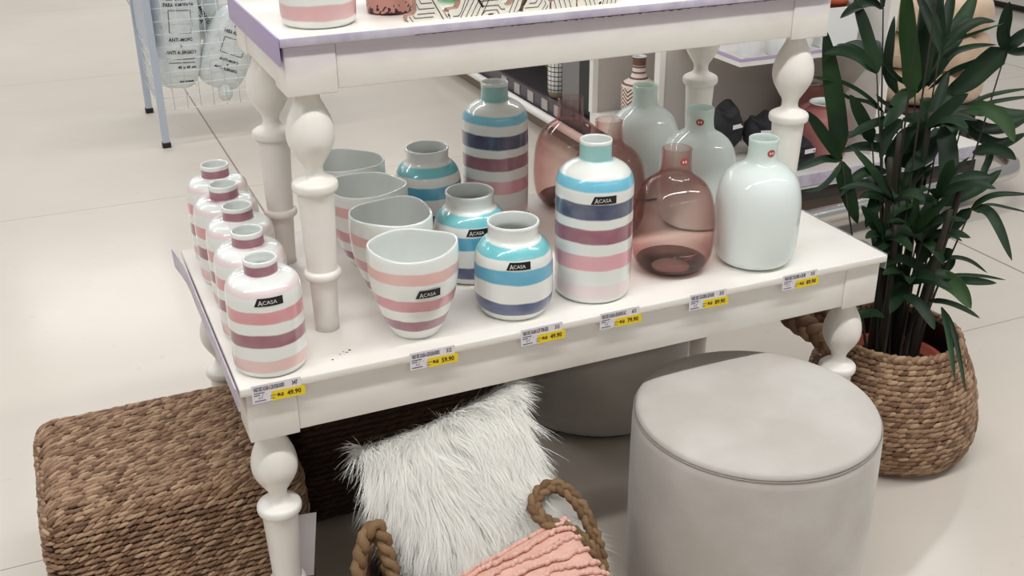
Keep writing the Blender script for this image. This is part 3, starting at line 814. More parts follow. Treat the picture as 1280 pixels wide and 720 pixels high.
TAPER = 0.0
def pillow_pt(u, v, a, b, th, side):
    """u,v in [-1,1] -> local point, thickness profile of a stuffed cushion"""
    e = (max(0, 1 - abs(u) ** 2.6) * max(0, 1 - abs(v) ** 2.6)) ** .5
    pin = 1 - .06 * (1 - abs(u) ** 2) * abs(v) ** 3 ; pin2 = 1 - .06 * (1 - abs(v) ** 2) * abs(u) ** 3
    return Vector((u * a * pin2 * (1 + TAPER * v), v * b * pin, side * th * e))
def frame(c, U, V):
    U = Vector(U).normalized(); V = Vector(V); V = (V - U * V.dot(U)).normalized(); N = U.cross(V)
    M = Matrix((U, V, N)).transposed().to_4x4(); M.translation = Vector(c); return M
def pillow(a, b, th, n=26, rip=None):
    bm = bmesh.new(); G = {}
    for s in (1, -1):
        for i in range(n + 1):
            for j in range(n + 1):
                edge = i in (0, n) or j in (0, n)
                if edge and s == -1: G[s, i, j] = G[1, i, j]; continue
                p = pillow_pt(-1 + 2 * i / n, -1 + 2 * j / n, a, b, th, s)
                if rip and s == 1: p.z += rip(p.x, p.y)
                G[s, i, j] = bm.verts.new(p)
        for i in range(n):
            for j in range(n):
                q = [G[s, i, j], G[s, i + 1, j], G[s, i + 1, j + 1], G[s, i, j + 1]]
                bm.faces.new(q if s == 1 else q[::-1])
    return bm
FUR = bpy.data.materials.new('white_fur'); FUR.use_nodes = True
k = NT(FUR); b = k.n['Principled BSDF']; b.inputs['Base Color'].default_value = lin((253, 251, 246)); b.inputs['Roughness'].default_value = .55
b.inputs['Specular IOR Level'].default_value = .25
tl = k.add('ShaderNodeBsdfTranslucent'); tl.inputs['Color'].default_value = lin((250, 249, 243)); ms = k.add('ShaderNodeMixShader'); ms.inputs[0].default_value = .3
k.link(b.outputs[0], ms.inputs[1]); k.link(tl.outputs[0], ms.inputs[2]); k.link(ms.outputs[0], k.n['Material Output'].inputs['Surface'])
def fur(a, b, th, rnd, clumps, per):
    bm = bmesh.new()
    for c in range(clumps):
        edge = rnd.random() < .22
        u, v = rnd.uniform(-1, 1), rnd.uniform(-1, 1)
        if edge:
            if rnd.random() < .5: u = rnd.choice((-1, 1)) * rnd.uniform(.93, 1)
            else: v = rnd.choice((1, 1, -1)) * rnd.uniform(.93, 1)
        s = 1 if rnd.random() < .9 or not edge else -1
        p0 = pillow_pt(u, v, a, b, th, s)
        L = rnd.uniform(.045, .085) * (.62 if v > .8 else 1)
        sway = .45 * math.sin(p0.x * 26 + 2 * math.sin(p0.y * 21)) + rnd.gauss(0, .22)
        d = Vector((sway + u * .35 * (abs(u) > .8), -1 + 1.0 * max(0, v - .82) / .18 * .9, .25 + .2 * rnd.random())).normalized()
        tip = p0 + d * L + Vector((0, 0, .004))
        if tip.z < 0 and s > 0: tip.z = .004
        for q in range(per):
            uu = max(-1, min(1, u + rnd.gauss(0, .045))); vv = max(-1, min(1, v + rnd.gauss(0, .045)))
            r0 = pillow_pt(uu, vv, a, b, th, s); r0.z += .001 * s
            t1 = tip + Vector((rnd.gauss(0, .009), rnd.gauss(0, .010), rnd.gauss(0, .004)))
            mid = (r0 + t1) / 2 + Vector((0, .004, .016 * s + rnd.uniform(-.003, .006)))
            w = rnd.uniform(.0004, .0009); sd = Vector((-1, rnd.uniform(-.3, .3), rnd.uniform(-.6, .6))).normalized() * w
            prev = None
            for k_ in range(5):
                f = k_ / 4; p = r0 * (1 - f) ** 2 + mid * 2 * f * (1 - f) + t1 * f * f; ww = (1 - f) ** .8 if k_ < 4 else .08
                pr = (bm.verts.new(p - sd * ww), bm.verts.new(p + sd * ww))
                if prev: bm.faces.new((prev[0], prev[1], pr[1], pr[0]))
                prev = pr
    # loose tuft at the upper left corner
    for q in range(50):
        r0 = pillow_pt(-1 + rnd.uniform(0, .1), 1 - rnd.uniform(0, .12), a, b, th, 1)
        t1 = r0 + Vector((-.026 + rnd.gauss(0, .006), .006 + rnd.gauss(0, .010), rnd.gauss(0, .01)))
        sd = Vector((.4, .9, rnd.uniform(-.3, .3))).normalized() * .0009
        m = (r0 + t1) / 2 + Vector((0, .004, .004))
        vs = [bm.verts.new(x) for x in (r0 - sd, r0 + sd, m + sd * .8, m - sd * .8)]; bm.faces.new(vs)
        e = bm.verts.new(t1); bm.faces.new((vs[3], vs[2], e))
    return bm
TAPER = .12
fc = empty('fur_cushion', (0, 0, 0), 'white shaggy fur cushion leaning in the basket under the table edge', 'cushion')
M = frame((.3480, -.049, .258), (.34, -.02, .092), (-.15, .62, .78))
fc.matrix_world = M
obj('cover', pillow(.126, .170, .05), FUR, fc, label='white cushion cover')
fo = obj('fur', fur(.126, .170, .05, random.Random(21), 1150, 20), FUR, fc, kind='stuff')
rn = random.Random(2)
fo.data.normals_split_custom_set_from_vertices([(Vector((rn.gauss(0, .2), .5 + rn.gauss(0, .2), 1)).normalized()) for v in fo.data.vertices])

TAPER = 0.0
KNIT = mat('pink_knit', (228, 183, 167), .85, noise=(60, (219, 170, 154), .4, .7), bump=(420, .3))
pc = empty('knit_cushion', (0, 0, 0), 'peach pink bobble knit cushion at the front of the basket', 'cushion')
pc.matrix_world = frame((.332, -.280, .232), (1.006, .059, .263), (-.162, 1.388, .228))
obj('cover', pillow(.140, .105, .045, 40, rip=lambda x, y: .0016 * math.sin(y * 150 + 1.2 * math.sin(x * 30))), KNIT, pc)
bm = bmesh.new(); rnd = random.Random(9)
for row in range(9):
    y0 = -.9 + 1.82 * row / 8
    for i in range(44):
        u = -.96 + 1.92 * i / 43; v = max(-.98, min(.985, y0 + .05 * math.sin(u * 7 + row * 1.3) + rnd.uniform(-.02, .02)))
        p = pillow_pt(u, v, .140, .105, .045, 1); q = pillow_pt(u, max(-1, v - .03), .140, .105, .045, 1); q2 = pillow_pt(u + .02, v, .140, .105, .045, 1)
        tt = (q2 - p).normalized(); nn = tt.cross((p - q).normalized()).normalized()
        lump(bm, p + nn * .003, tt, nn, .011 * rnd.uniform(.8, 1.2), .009 * rnd.uniform(.8, 1.3), .009, 6, 3)
for i in range(40):                                    # bobbles along the top edge
    u = -.97 + 1.94 * i / 39; p = pillow_pt(u, .995, .140, .105, .045, 1)
    lump(bm, p + Vector((0, .002, 0)), Vector((1, 0, 0)), Vector((0, .6, .8)), .012 * rnd.uniform(.8, 1.2), .011, .010, 6, 3)
obj('bobble_rows', bm, KNIT, pc)

# ------------------------------------------------------------------ palm in a seagrass basket
BX, BY = 1.393, .146
t = empty('palm_basket', (BX, BY, 0), 'brown seagrass belly basket holding the palm, right of the table', 'basket')
lean = lambda z: (.012 * (1 - min(1, z / .27)), -.004 * (1 - min(1, z / .27)))
bm, cb = round_basket([(.138, .004), (.160, .012), (.177, .045), (.1815, .085), (.1780, .13), (.166, .185), (.147, .235), (.133, .266)], .0110, .0115, random.Random(6), .012, lean)
obj('core', cb, SEAGRASS_CORE, t); obj('woven_body', bm, SEAGRASS, t)
n = 90; bm = braid([Vector((.1315 * math.cos(2 * PI * i / n), .1315 * math.sin(2 * PI * i / n), .270)) for i in range(n + 1)], .0055, .0058, n=3, pitch=.045)
obj('rim', bm, SEAGRASS, t)
for sg in (1,):
    a0 = math.radians(150); P = []
    for i in range(13):
        f = i / 12; a = a0 + (f - .5) * 1.15 * (1 - .25 * math.sin(PI * f)); rr = .138 + .090 * math.sin(PI * f); z = .255 + .052 * math.sin(PI * f) ** .8
        P.append(Vector((rr * math.cos(a), rr * math.sin(a), z)))
    obj('handle', braid([Vector(p) for p in spline(P, 5)], .0150, .0125, n=3, pitch=.075), SEAGRASS, t)
pt = empty('palm_plant', (BX, BY, .03), 'tall green palm with long narrow leaves in a terracotta pot', 'plant')
bm = lathe([(.085, 0), (.100, .14), (.112, .145), (.114, .178), (.110, .18), (.104, .176), (.099, .145), (.02, .140)], 48, cap1=True)
obj('pot', bm, TERRA, pt, label='terracotta orange plastic pot')
bm = lathe([(.0985, .13), (.0985, .158), (.06, .166), (.01, .168)], 40, cap1=True); obj('soil', bm, SOIL, pt, kind='stuff')
LEAVES = [[[[1.3037,0.285,0.6384],[1.2982,0.2984,0.7072],[1.2889,0.3189,0.7868],[1.2812,0.35,0.8885]],0.0351],[[[1.3044,0.2786,0.6263],[1.2677,0.2835,0.6677],[1.2354,0.2846,0.7054],[1.202,0.2858,0.7423]],0.0251],[[[1.3044,0.2786,0.6263],[1.2539,0.2728,0.6352],[1.2084,0.2604,0.6351],[1.163,0.2466,0.6324]],0.0201],[[[1.3038,0.2773,0.6233],[1.306,0.2656,0.5865],[1.3137,0.2498,0.5464],[1.3246,0.2287,0.4985]],0.0301],[[[1.3035,0.2766,0.6218],[1.2668,0.2574,0.6002],[1.226,0.244,0.5864],[1.1812,0.24,0.5877]],0.01],[[[1.4149,0.2975,0.7102],[1.3663,0.3072,0.7509],[1.3077,0.3164,0.782],[1.2384,0.3225,0.7981]],0.0084],[[[1.4149,0.2975,0.7102],[1.4007,0.3307,0.724],[1.3751,0.3644,0.729],[1.3623,0.3989,0.7465]],0.0084],[[[1.3822,0.2824,0.6528],[1.3645,0.288,0.688],[1.3438,0.2947,0.7229],[1.3233,0.301,0.7573]],0.0268],[[[1.4537,0.294,0.689],[1.399,0.2811,0.6959],[1.3405,0.2653,0.6939],[1.2813,0.2455,0.6835]],0.0184],[[[1.4537,0.294,0.689],[1.4232,0.2942,0.7186],[1.3967,0.2863,0.7356],[1.3743,0.2787,0.7569]],0.0334],[[[1.4531,0.3813,0.9071],[1.4069,0.3692,0.9227],[1.3552,0.3511,0.922],[1.2988,0.3285,0.9084]],0.0217],[[[1.4531,0.3813,0.9071],[1.4291,0.3702,0.9435],[1.3961,0.3625,0.9791],[1.3633,0.3543,1.0138]],0.0234],[[[1.4765,0.2876,0.743],[1.4725,0.3007,0.8046],[1.4659,0.316,0.8684],[1.4709,0.3485,0.9757]],0.0368],[[[1.4978,0.3012,0.7407],[1.5159,0.3142,0.7972],[1.532,0.3309,0.8595],[1.5507,0.3696,0.9669]],0.0401],[[[1.5088,0.3011,0.7498],[1.5692,0.326,0.8028],[1.6322,0.3472,0.8506],[1.7042,0.3777,0.9244]],0.0401],[[[1.5088,0.3011,0.7498],[1.5544,0.3311,0.8237],[1.5848,0.3601,0.883],[1.6153,0.3934,0.9505]],0.0217],[[[1.5162,0.3086,0.7472],[1.5574,0.3007,0.8296],[1.5577,0.2776,0.8475],[1.6382,0.2307,0.8868]],0.0117],[[[1.5471,0.3181,0.7449],[1.5859,0.3115,0.8042],[1.6169,0.2892,0.8261],[1.6572,0.2565,0.8356]],0.0201],[[[1.5308,0.3236,0.7419],[1.4905,0.356,0.7632],[1.4645,0.3994,0.8185],[1.4497,0.4349,0.8677]],0.01],[[[1.6738,0.2446,0.8263],[1.6594,0.2465,0.8573],[1.6583,0.2455,0.8937],[1.6565,0.2431,0.9267]],0.0234],[[[1.6738,0.2446,0.8263],[1.6778,0.2308,0.8421],[1.6882,0.2157,0.8606],[1.7036,0.1968,0.8758]],0.0301],[[[1.6738,0.2446,0.8263],[1.6486,0.2613,0.7984],[1.618,0.2755,0.7609],[1.591,0.291,0.729]],0.0435],[[[1.6738,0.2446,0.8263],[1.6831,0.2229,0.8232],[1.7006,0.2038,0.832],[1.7219,0.1861,0.8468]],0.0234],[[[1.69,0.2593,0.8217],[1.6344,0.282,0.7954],[1.5918,0.302,0.7749],[1.5459,0.3155,0.7387]],0.0134],[[[1.5865,0.2437,0.7032],[1.6169,0.2358,0.7292],[1.654,0.2186,0.7428],[1.7087,0.1922,0.7532]],0.01],[[[1.5865,0.2437,0.7032],[1.6375,0.2399,0.7154],[1.6939,0.2306,0.7215],[1.7564,0.2171,0.7245]],0.0084],[[[1.5717,0.2305,0.7119],[1.5882,0.1964,0.722],[1.6001,0.1508,0.7055],[1.5907,0.1072,0.675]],0.0284],[[[1.5865,0.2437,0.7032],[1.6307,0.2173,0.7047],[1.6611,0.1938,0.7002],[1.7146,0.1649,0.7046]],0.0301],[[[1.5988,0.2517,0.6822],[1.6446,0.2258,0.6623],[1.6891,0.213,0.6672],[1.7578,0.2038,0.6997]],0.0251],[[[1.5988,0.2517,0.6822],[1.626,0.226,0.647],[1.6668,0.2054,0.6333],[1.7238,0.195,0.6535]],0.0251],[[[1.5865,0.2032,0.6236],[1.6088,0.1841,0.6367],[1.6277,0.1588,0.6346],[1.6355,0.1338,0.6236]],0.0217],[[[1.4273,0.2526,0.7033],[1.4516,0.2187,0.7127],[1.4778,0.1795,0.7131],[1.4945,0.1372,0.6993]],0.0268],[[[1.4273,0.2526,0.7033],[1.4086,0.2566,0.6875],[1.3953,0.2568,0.6687],[1.3773,0.2467,0.6257]],0.0234],[[[1.508,0.2217,0.6878],[1.4978,0.1877,0.6439],[1.4778,0.156,0.5961],[1.4536,0.1309,0.5579]],0.0385],[[[1.5131,0.2391,0.679],[1.4713,0.2132,0.64],[1.4388,0.1989,0.6315],[1.3902,0.188,0.616]],0.0334],[[[1.4849,0.1772,0.5336],[1.5207,0.1555,0.553],[1.5572,0.1366,0.5783],[1.5889,0.1242,0.6124]],0.0251],[[[1.4849,0.1772,0.5336],[1.4434,0.1863,0.5477],[1.3849,0.189,0.5348],[1.3524,0.1759,0.513]],0.0251],[[[1.5478,0.1458,0.5255],[1.5296,0.1531,0.5007],[1.5036,0.1598,0.4682],[1.4755,0.1666,0.4339]],0.0251],[[[1.5478,0.1458,0.5255],[1.563,0.1313,0.5493],[1.5821,0.1105,0.5639],[1.629,0.0728,0.5692]],0.0117],[[[1.5478,0.1458,0.5255],[1.5881,0.1389,0.5304],[1.6232,0.128,0.5231],[1.6786,0.1044,0.5081]],0.0067],[[[1.5478,0.1458,0.5255],[1.5621,0.1168,0.5279],[1.562,0.0812,0.5053],[1.5598,0.0303,0.4506]],0.0201],[[[1.4403,0.1279,0.3989],[1.4534,0.1253,0.4286],[1.4643,0.1182,0.4475],[1.4754,0.1079,0.4604]],0.0251],[[[1.4261,0.1142,0.4072],[1.4327,0.081,0.4107],[1.4397,0.0425,0.4041],[1.4369,-0.0003,0.3805]],0.0334],[[[1.4311,0.1079,0.352],[1.4499,0.0785,0.3574],[1.4663,0.0456,0.354],[1.4795,0.0112,0.3449]],0.0134],[[[1.4653,0.1329,0.3828],[1.5071,0.1146,0.3825],[1.5451,0.0964,0.3791],[1.5847,0.0776,0.3757]],0.0184],[[[1.4653,0.1329,0.3828],[1.504,0.114,0.3944],[1.5464,0.0881,0.3953],[1.5874,0.0597,0.3901]],0.0067],[[[1.4713,0.1459,0.4134],[1.5028,0.1317,0.428],[1.5305,0.1098,0.4243],[1.5548,0.0809,0.404]],0.0084],[[[1.4623,0.1342,0.3829],[1.4807,0.134,0.398],[1.4985,0.1324,0.4101],[1.5138,0.1335,0.4253]],0.0184],[[[1.419,0.058,0.3618],[1.3957,0.0129,0.34],[1.3683,-0.0327,0.3138],[1.3384,-0.0794,0.2834]],0.01],[[[1.4333,0.0713,0.3529],[1.4244,0.0278,0.3306],[1.4052,-0.0213,0.289],[1.3829,-0.0725,0.2402]],0.0084],[[[1.4403,0.1279,0.3989],[1.3954,0.1324,0.4327],[1.3453,0.1315,0.4513],[1.2944,0.1189,0.4462]],0.0268],[[[1.4535,0.1569,0.4671],[1.3995,0.1612,0.4927],[1.3405,0.1525,0.4883],[1.2865,0.1328,0.4667]],0.0334],[[[1.4105,0.1834,0.4826],[1.4087,0.1956,0.5287],[1.399,0.2065,0.5654],[1.3851,0.2237,0.6108]],0.0334],[[[1.4314,0.2046,0.4712],[1.4518,0.2168,0.536],[1.4644,0.2205,0.5775],[1.4706,0.2345,0.6338]],0.0301],[[[1.3834,0.1643,0.4222],[1.3709,0.1796,0.4729],[1.3449,0.1889,0.5006],[1.3125,0.2071,0.5401]],0.0301],[[[1.3926,0.1603,0.4221],[1.376,0.1323,0.4002],[1.3469,0.1084,0.3759],[1.3126,0.0887,0.3552]],0.0268],[[[1.4435,0.158,0.4136],[1.46,0.1675,0.4619],[1.4642,0.1744,0.4949],[1.477,0.176,0.5245]],0.0334],[[[1.4143,0.2566,0.5822],[1.3884,0.2455,0.5541],[1.3656,0.2331,0.5261],[1.3384,0.2188,0.4908]],0.0268],[[[1.4158,0.2598,0.5899],[1.37,0.2668,0.5961],[1.3305,0.2625,0.5856],[1.2879,0.2505,0.5573]],0.0201],[[[1.4158,0.2598,0.5899],[1.4293,0.2595,0.6321],[1.4442,0.2545,0.6664],[1.4588,0.2417,0.6852]],0.0301],[[[1.4623,0.2642,0.5907],[1.4774,0.2672,0.6409],[1.4891,0.2636,0.6753],[1.5068,0.2573,0.7094]],0.0334],[[[1.308,0.0982,0.3464],[1.271,0.0938,0.3614],[1.2281,0.0868,0.3663],[1.1923,0.0709,0.3597]],0.0201],[[[1.3526,0.0976,0.3831],[1.3627,0.0708,0.3783],[1.3667,0.0392,0.3592],[1.3622,0.0131,0.3434]],0.0201],[[[1.5691,0.2776,0.7314],[1.5617,0.2545,0.7034],[1.5406,0.2337,0.6683],[1.5135,0.2157,0.6335]],0.0334],[[[1.4917,0.3451,0.7273],[1.4813,0.3719,0.7709],[1.4935,0.3904,0.8176],[1.5151,0.4127,0.8797]],0.0201],[[[1.488,0.2887,0.7551],[1.4411,0.2799,0.7371],[1.4157,0.2617,0.7193],[1.3742,0.247,0.6946]],0.0301],[[[1.5314,0.2839,0.6644],[1.5743,0.2924,0.7097],[1.6079,0.2971,0.7396],[1.6385,0.3031,0.7696]],0.0301],[[[1.635,0.2018,0.6386],[1.615,0.1844,0.6111],[1.5935,0.1718,0.5916],[1.5708,0.152,0.5571]],0.0134]]
PET = [[[1.2888,0.0839,0.302],[1.3044,0.2786,0.6263]],[[1.3432,0.1085,0.2784],[1.4149,0.2975,0.7102]],[[1.3538,0.1077,0.2859],[1.4537,0.294,0.689]],[[1.358,0.1252,0.2766],[1.4531,0.3813,0.9071]],[[1.3802,0.1252,0.2718],[1.4984,0.3025,0.7437]],[[1.3957,0.1184,0.2717],[1.6738,0.2446,0.8263]],[[1.3737,0.1028,0.2933],[1.5859,0.2424,0.7002]],[[1.309,0.0809,0.2897],[1.4273,0.2526,0.7033]],[[1.3541,0.0843,0.2875],[1.5183,0.2383,0.682]],[[1.3845,0.0943,0.2856],[1.4849,0.1772,0.5336]],[[1.3921,0.0948,0.2931],[1.5478,0.1458,0.5255]],[[1.3579,0.073,0.2921],[1.4403,0.1279,0.3989]],[[1.4044,0.1049,0.2762],[1.4653,0.1329,0.3828]],[[1.3416,0.113,0.286],[1.4105,0.1834,0.4826]],[[1.3487,0.1332,0.2843],[1.4158,0.2598,0.5899]],[[1.3293,0.1184,0.2861],[1.3822,0.2824,0.6528]]]
CAMV = Vector((CAMX, CAMY, 1.3532)); BASE = Vector((BX, BY, .03))
rl = random.Random(31)
def leaf(bm, pts, w, cam=.75, mi=0):
    P = [Vector(p) - BASE for p in spline(pts, 6)]; n = len(P) - 1
    tc = (CAMV - Vector(pts[0])).normalized()
    nn = (tc * cam + Vector((0, 0, .45)) + Vector((rl.uniform(-.3, .3), rl.uniform(-.3, .3), rl.uniform(-.1, .2)))).normalized(); prev = None
    for i, p in enumerate(P):
        f = i / n; T = (P[min(i + 1, n)] - P[max(i - 1, 0)]).normalized()
        S = T.cross(nn).normalized(); N2 = S.cross(T)
        ww = w * .5 * min(1, (.25 + f / .22)) * (max(0, 1 - max(0, (f - .45) / .55) ** 2.6)) ** .8 + .0004
        r = [bm.verts.new(p - S * ww + N2 * ww * .25), bm.verts.new(p - S * ww * .5 + N2 * ww * .03), bm.verts.new(p), bm.verts.new(p + S * ww * .5 + N2 * ww * .03), bm.verts.new(p + S * ww + N2 * ww * .25)]
        if prev:
            for k in range(4):
                fc_ = bm.faces.new((prev[k], prev[k + 1], r[k + 1], r[k])); fc_.material_index = mi
        prev = r
lb = bmesh.new()
for i, (pts, w) in enumerate(LEAVES): leaf(lb, pts, w * 1.08, .75, 1 if i in (12, 16, 26, 42) else 0)
# more fans inside and behind the crown
def fan(base, n, L, w, az0, spread, elev):
    for i in range(n):
        f = i / max(n - 1, 1) - .5; a = az0 + spread * f; e = elev + rl.uniform(-.25, .25)
        d = Vector((math.cos(a) * math.cos(e), math.sin(a) * math.cos(e), math.sin(e))); l = L * rl.uniform(.75, 1.1)
        p = [base + d * l * s + Vector((0, 0, -.45 * l * s * s * (1 if e < .9 else .3))) for s in (0, .33, .66, 1)]
        leaf(lb, p, w * rl.uniform(.8, 1.1), .4)
for (dx, dy, z, n, L, w, az, sp, el) in [(.05, .12, .62, 6, .17, .024, 1.2, 2.4, .6), (-.02, .14, .80, 6, .18, .024, 1.9, 1.8, .9), (.10, .10, .84, 6, .18, .024, .9, 1.8, .9),
        (.03, .10, .95, 7, .22, .03, 1.3, 2.2, 1.1), (.02, .05, 1.02, 8, .24, .032, 1.5, 5.5, .9), (-.03, .03, .56, 6, .15, .022, -2.6, 2.6, .7),
        (.04, .02, .46, 6, .15, .024, -.6, 2.6, .7), (-.02, .06, .42, 6, .15, .022, 2.6, 3.0, .7), (.02, .08, .52, 7, .16, .024, 1.0, 4.0, .9), (.0, -.01, .50, 6, .13, .022, -1.6, 3.2, 1.0), (.05, .05, .70, 6, .15, .024, -.3, 2.5, .8), (-.02, -.03, .40, 6, .14, .024, -2.0, 3.0, .8), (.02, -.03, .58, 6, .15, .024, -1.2, 3.0, .9), (-.05, .02, .48, 5, .13, .022, -2.8, 2.0, .9)]:
    fan(Vector((BX + dx, BY + dy, z)), n, L, w, az, sp, el)
    PET.append(([BX + dx * .3, BY + dy * .3, .25], [BX + dx, BY + dy, z]))
obj('foliage', lb, [LEAF, LEAF2], pt)
sb_ = bmesh.new()
for i, (p, q) in enumerate(PET):
    p, q = Vector(p) - BASE, Vector(q) - BASE; p.z = .155
    tube([x for x in spline([p, p.lerp(q, .45) + Vector((rl.uniform(-.012, .012), rl.uniform(-.012, .012), .02)), q], 6)], .0030, 6, sb_, taper=lambda f: 1.1 - .6 * f)
for i in range(7):                                     # cane stems wrapped in brown fibre
    a = i * 2.4; x, y = .045 * math.cos(a), .045 * math.sin(a); h = (.24, .42, .34, .5, .3, .38, .46)[i]
    tube([Vector(v) for v in spline([(x, y, .155), (x * 1.2 + .01, y * 1.2, .2 + h * .5), (x * 1.6 + .015, y * 1.6, .2 + h)], 6)], .0085, 8, sb_, taper=lambda f: 1 - .35 * f)
obj('stems', sb_, STEM, pt)

# ------------------------------------------------------------------ wire bin of bagged pillows
WIRE = mat('pale_wire', (214, 220, 228), .4); TUBE = mat('pale_blue_grey_tube', (176, 186, 200), .4)
wx0, wx1, wy0, wy1 = .232, .86, 3.034, 3.592
t = empty('wire_bin', ((wx0 + wx1) / 2, (wy0 + wy1) / 2, 0), 'white wire bin of bagged pillows in the background, upper left', 'wire bin')
ox, oy = (wx0 + wx1) / 2, (wy0 + wy1) / 2
for x in (wx0, wx1):
    for y in (wy0, wy1):
        lg = obj('leg', box(x - ox - .014, x - ox + .014, y - oy - .014, y - oy + .014, .016, .82, bev=.003), TUBE, t, smooth=False)
        obj('foot_cap', box(x - ox - .017, x - ox + .017, y - oy - .017, y - oy + .017, 0, .022, bev=.003), BLACK, lg, smooth=False, label='black foot cap')
bm = bmesh.new()
def wire(a, b, r=.0015): tube([Vector(a), Vector(b)], r, 5, bm)
for y in (wy0 - oy, wy1 - oy):
    for i in range(13): wire((wx0 - ox + .0 + .0523 * i, y, .15), (wx0 - ox + .0523 * i, y, .80))
    for k in range(14): wire((wx0 - ox, y, .15 + .05 * k), (wx1 - ox, y, .15 + .05 * k))
for x in (wx0 - ox, wx1 - ox):
    for i in range(12): wire((x, wy0 - oy + .0507 * i, .15), (x, wy0 - oy + .0507 * i, .80))
    for k in range(14): wire((x, wy0 - oy, .15 + .05 * k), (x, wy1 - oy, .15 + .05 * k))
for i in range(13): wire((wx0 - ox + .0523 * i, wy0 - oy, .222), (wx0 - ox + .0523 * i, wy1 - oy, .222))
obj('wire_mesh', bm, WIRE, t)
for (a, b) in (((wx0 - ox, wy0 - oy), (wx0 - ox, wy1 - oy)),):
    obj('side_plate', box(a[0] - .004, a[0] + .004, a[1] + .016, b[1] - .016, .38, .80), TUBE, t, smooth=False)
BAG = mat('plastic_bag', (222, 228, 226), .22, coat=.5, noise=(16, (204, 212, 210), .4, .7), bump=(26, .35))
def bag(loc, a, b, c, tilt, label, prints, yaw=0.0):
    o = empty('bagged_pillow', loc, label, 'pillow', 'bagged pillows in the wire bin'); o.rotation_euler = (0, tilt, yaw)
    bm = bmesh.new(); nu, nv = 40, 26; rows = []
    def S(u, v):
        cu, su, cv, sv = math.cos(u), math.sin(u), math.cos(v), math.sin(v)
        pw = lambda q, e: math.copysign(abs(q) ** e, q)
        return Vector((a * pw(cu, .75) * pw(cv, .5), b * pw(su, .75) * pw(cv, .5), c * pw(sv, .62)))
    for j in range(nv + 1): rows.append([bm.verts.new(S(2 * PI * i / nu, -PI / 2 * .995 + PI * .995 * j / nv)) for i in range(nu)])
    for j in range(nv):
        for i in range(nu): bm.faces.new((rows[j][i], rows[j][(i + 1) % nu], rows[j + 1][(i + 1) % nu], rows[j + 1][i]))
    bm.faces.new(rows[0][::-1]); bm.faces.new(rows[-1])
    obj('bag_body', bm, BAG, o)
    def yf(x, z):
        q = max(0.0, 1 - abs(z / c) ** (2 / .62)) ** .25 if abs(z) < c else 0
        e = max(0.0, 1 - min(1, abs(x) / (a * max(q, .05))) ** (2 / .75)) ** (.75 / 2)
        return -b * e * q - .0015
    tb = bmesh.new()
    def at(x, z): return Vector((x, yf(x, z), z))
    for p in prints:
        if p[0] == 'text':
            _, s, x, z, w, h, rot = p
            merge(tb, fit_text(s, w, h, .0006), lambda q: at(x + (q.x - w / 2) * math.cos(rot) - (q.y - h / 2) * math.sin(rot), z + (q.x - w / 2) * math.sin(rot) + (q.y - h / 2) * math.cos(rot)))
        else:
            _, x, z, w, h, lw = p
            cs = [(x - w / 2, z - h / 2), (x + w / 2, z - h / 2), (x + w / 2, z + h / 2), (x - w / 2, z + h / 2)]
            for (x0_, z0_), (x1_, z1_) in zip(cs, cs[1:] + cs[:1]):
                for i in range(6):
                    f0, f1 = i / 6, (i + 1) / 6; dx, dz = x1_ - x0_, z1_ - z0_; L = math.hypot(dx, dz) or 1; nx, nz = -dz / L * lw, dx / L * lw
                    A = (x0_ + dx * f0, z0_ + dz * f0); B = (x0_ + dx * f1, z0_ + dz * f1)
                    tb.faces.new([tb.verts.new(at(A[0] - nx, A[1] - nz)), tb.verts.new(at(B[0] - nx, B[1] - nz)), tb.verts.new(at(B[0] + nx, B[1] + nz)), tb.verts.new(at(A[0] + nx, A[1] + nz))])
    obj('printed_text', tb, PRINT_D, o, smooth=False)
    return o
full = lambda s: [('text', 'ESPUMA', -.01 * s, .150 * s, .075 * s, .014 * s, 0), ('text', 'PARA ALMOFADA', 0, .126 * s, .118 * s, .016 * s, 0), ('rect', .0, .062 * s, .086 * s, .088 * s, .0012), ('text', 'ANTI-MOFO', 0, -.008 * s, .096 * s, .014 * s, 0), ('text', '&', 0, -.032 * s, .010 * s, .010 * s, 0),
                  ('text', 'ANTI ALERGICO', 0, -.058 * s, .120 * s, .014 * s, 0), ('rect', 0, -.085 * s, .115 * s, .0008, .0012), ('rect', 0, -.10 * s, .105 * s, .0006, .0009), ('text', '45 x 45 cm', .02 * s, -.118 * s, .075 * s, .011 * s, 0), ('text', 'MADE IN BRASIL', .02, -.178 * s, .06 * s, .008 * s, 0)]
bag((.338, 3.150, .425), .095, .085, .215, .08, 'bagged white pillow standing at the left front of the wire bin', full(1.0), .12)
bag((.470, 3.305, .505), .075, .075, .14, -.1, 'bagged pillow lying sideways between the two printed bags', [('text', 'ENCHIMENTO', -.012, .0, .15, .016, -1.25), ('text', 'ALMOFADA', -.036, .0, .13, .016, -1.25)])
bag((.540, 3.145, .352), .100, .08, .170, .42, 'bagged white pillow leaning to the right in the wire bin', [('text', 'ESPUMA', .012, .098, .062, .014, 0), ('text', 'PARA ALMOFADA', 0, .074, .105, .016, 0), ('rect', .0, .018, .088, .062, .0012), ('text', 'ANTI-MOFO', 0, -.040, .078, .011, 0), ('text', '&', 0, -.057, .008, .008, 0), ('text', 'ANTI ALERGICO', 0, -.076, .098, .011, 0)], .0)
bag((.455, 3.17, .715), .125, .09, .10, .1, 'bagged pillow on top, cut off at the upper edge', [])
bag((.72, 3.25, .42), .09, .09, .19, -.1, 'bagged pillow at the right end of the bin behind the riser', [])
hb = bmesh.new(); lathe([(.018, .0), (.028, .012), (.030, .03), (.026, .06), (.020, .075)], 20, bm=hb, cap1=True)
obj('hanging_bag_end', hb, BAG, None, (.500, 3.10, .150), label='pale plastic bag end hanging below the wire bin', cat='plastic bag')

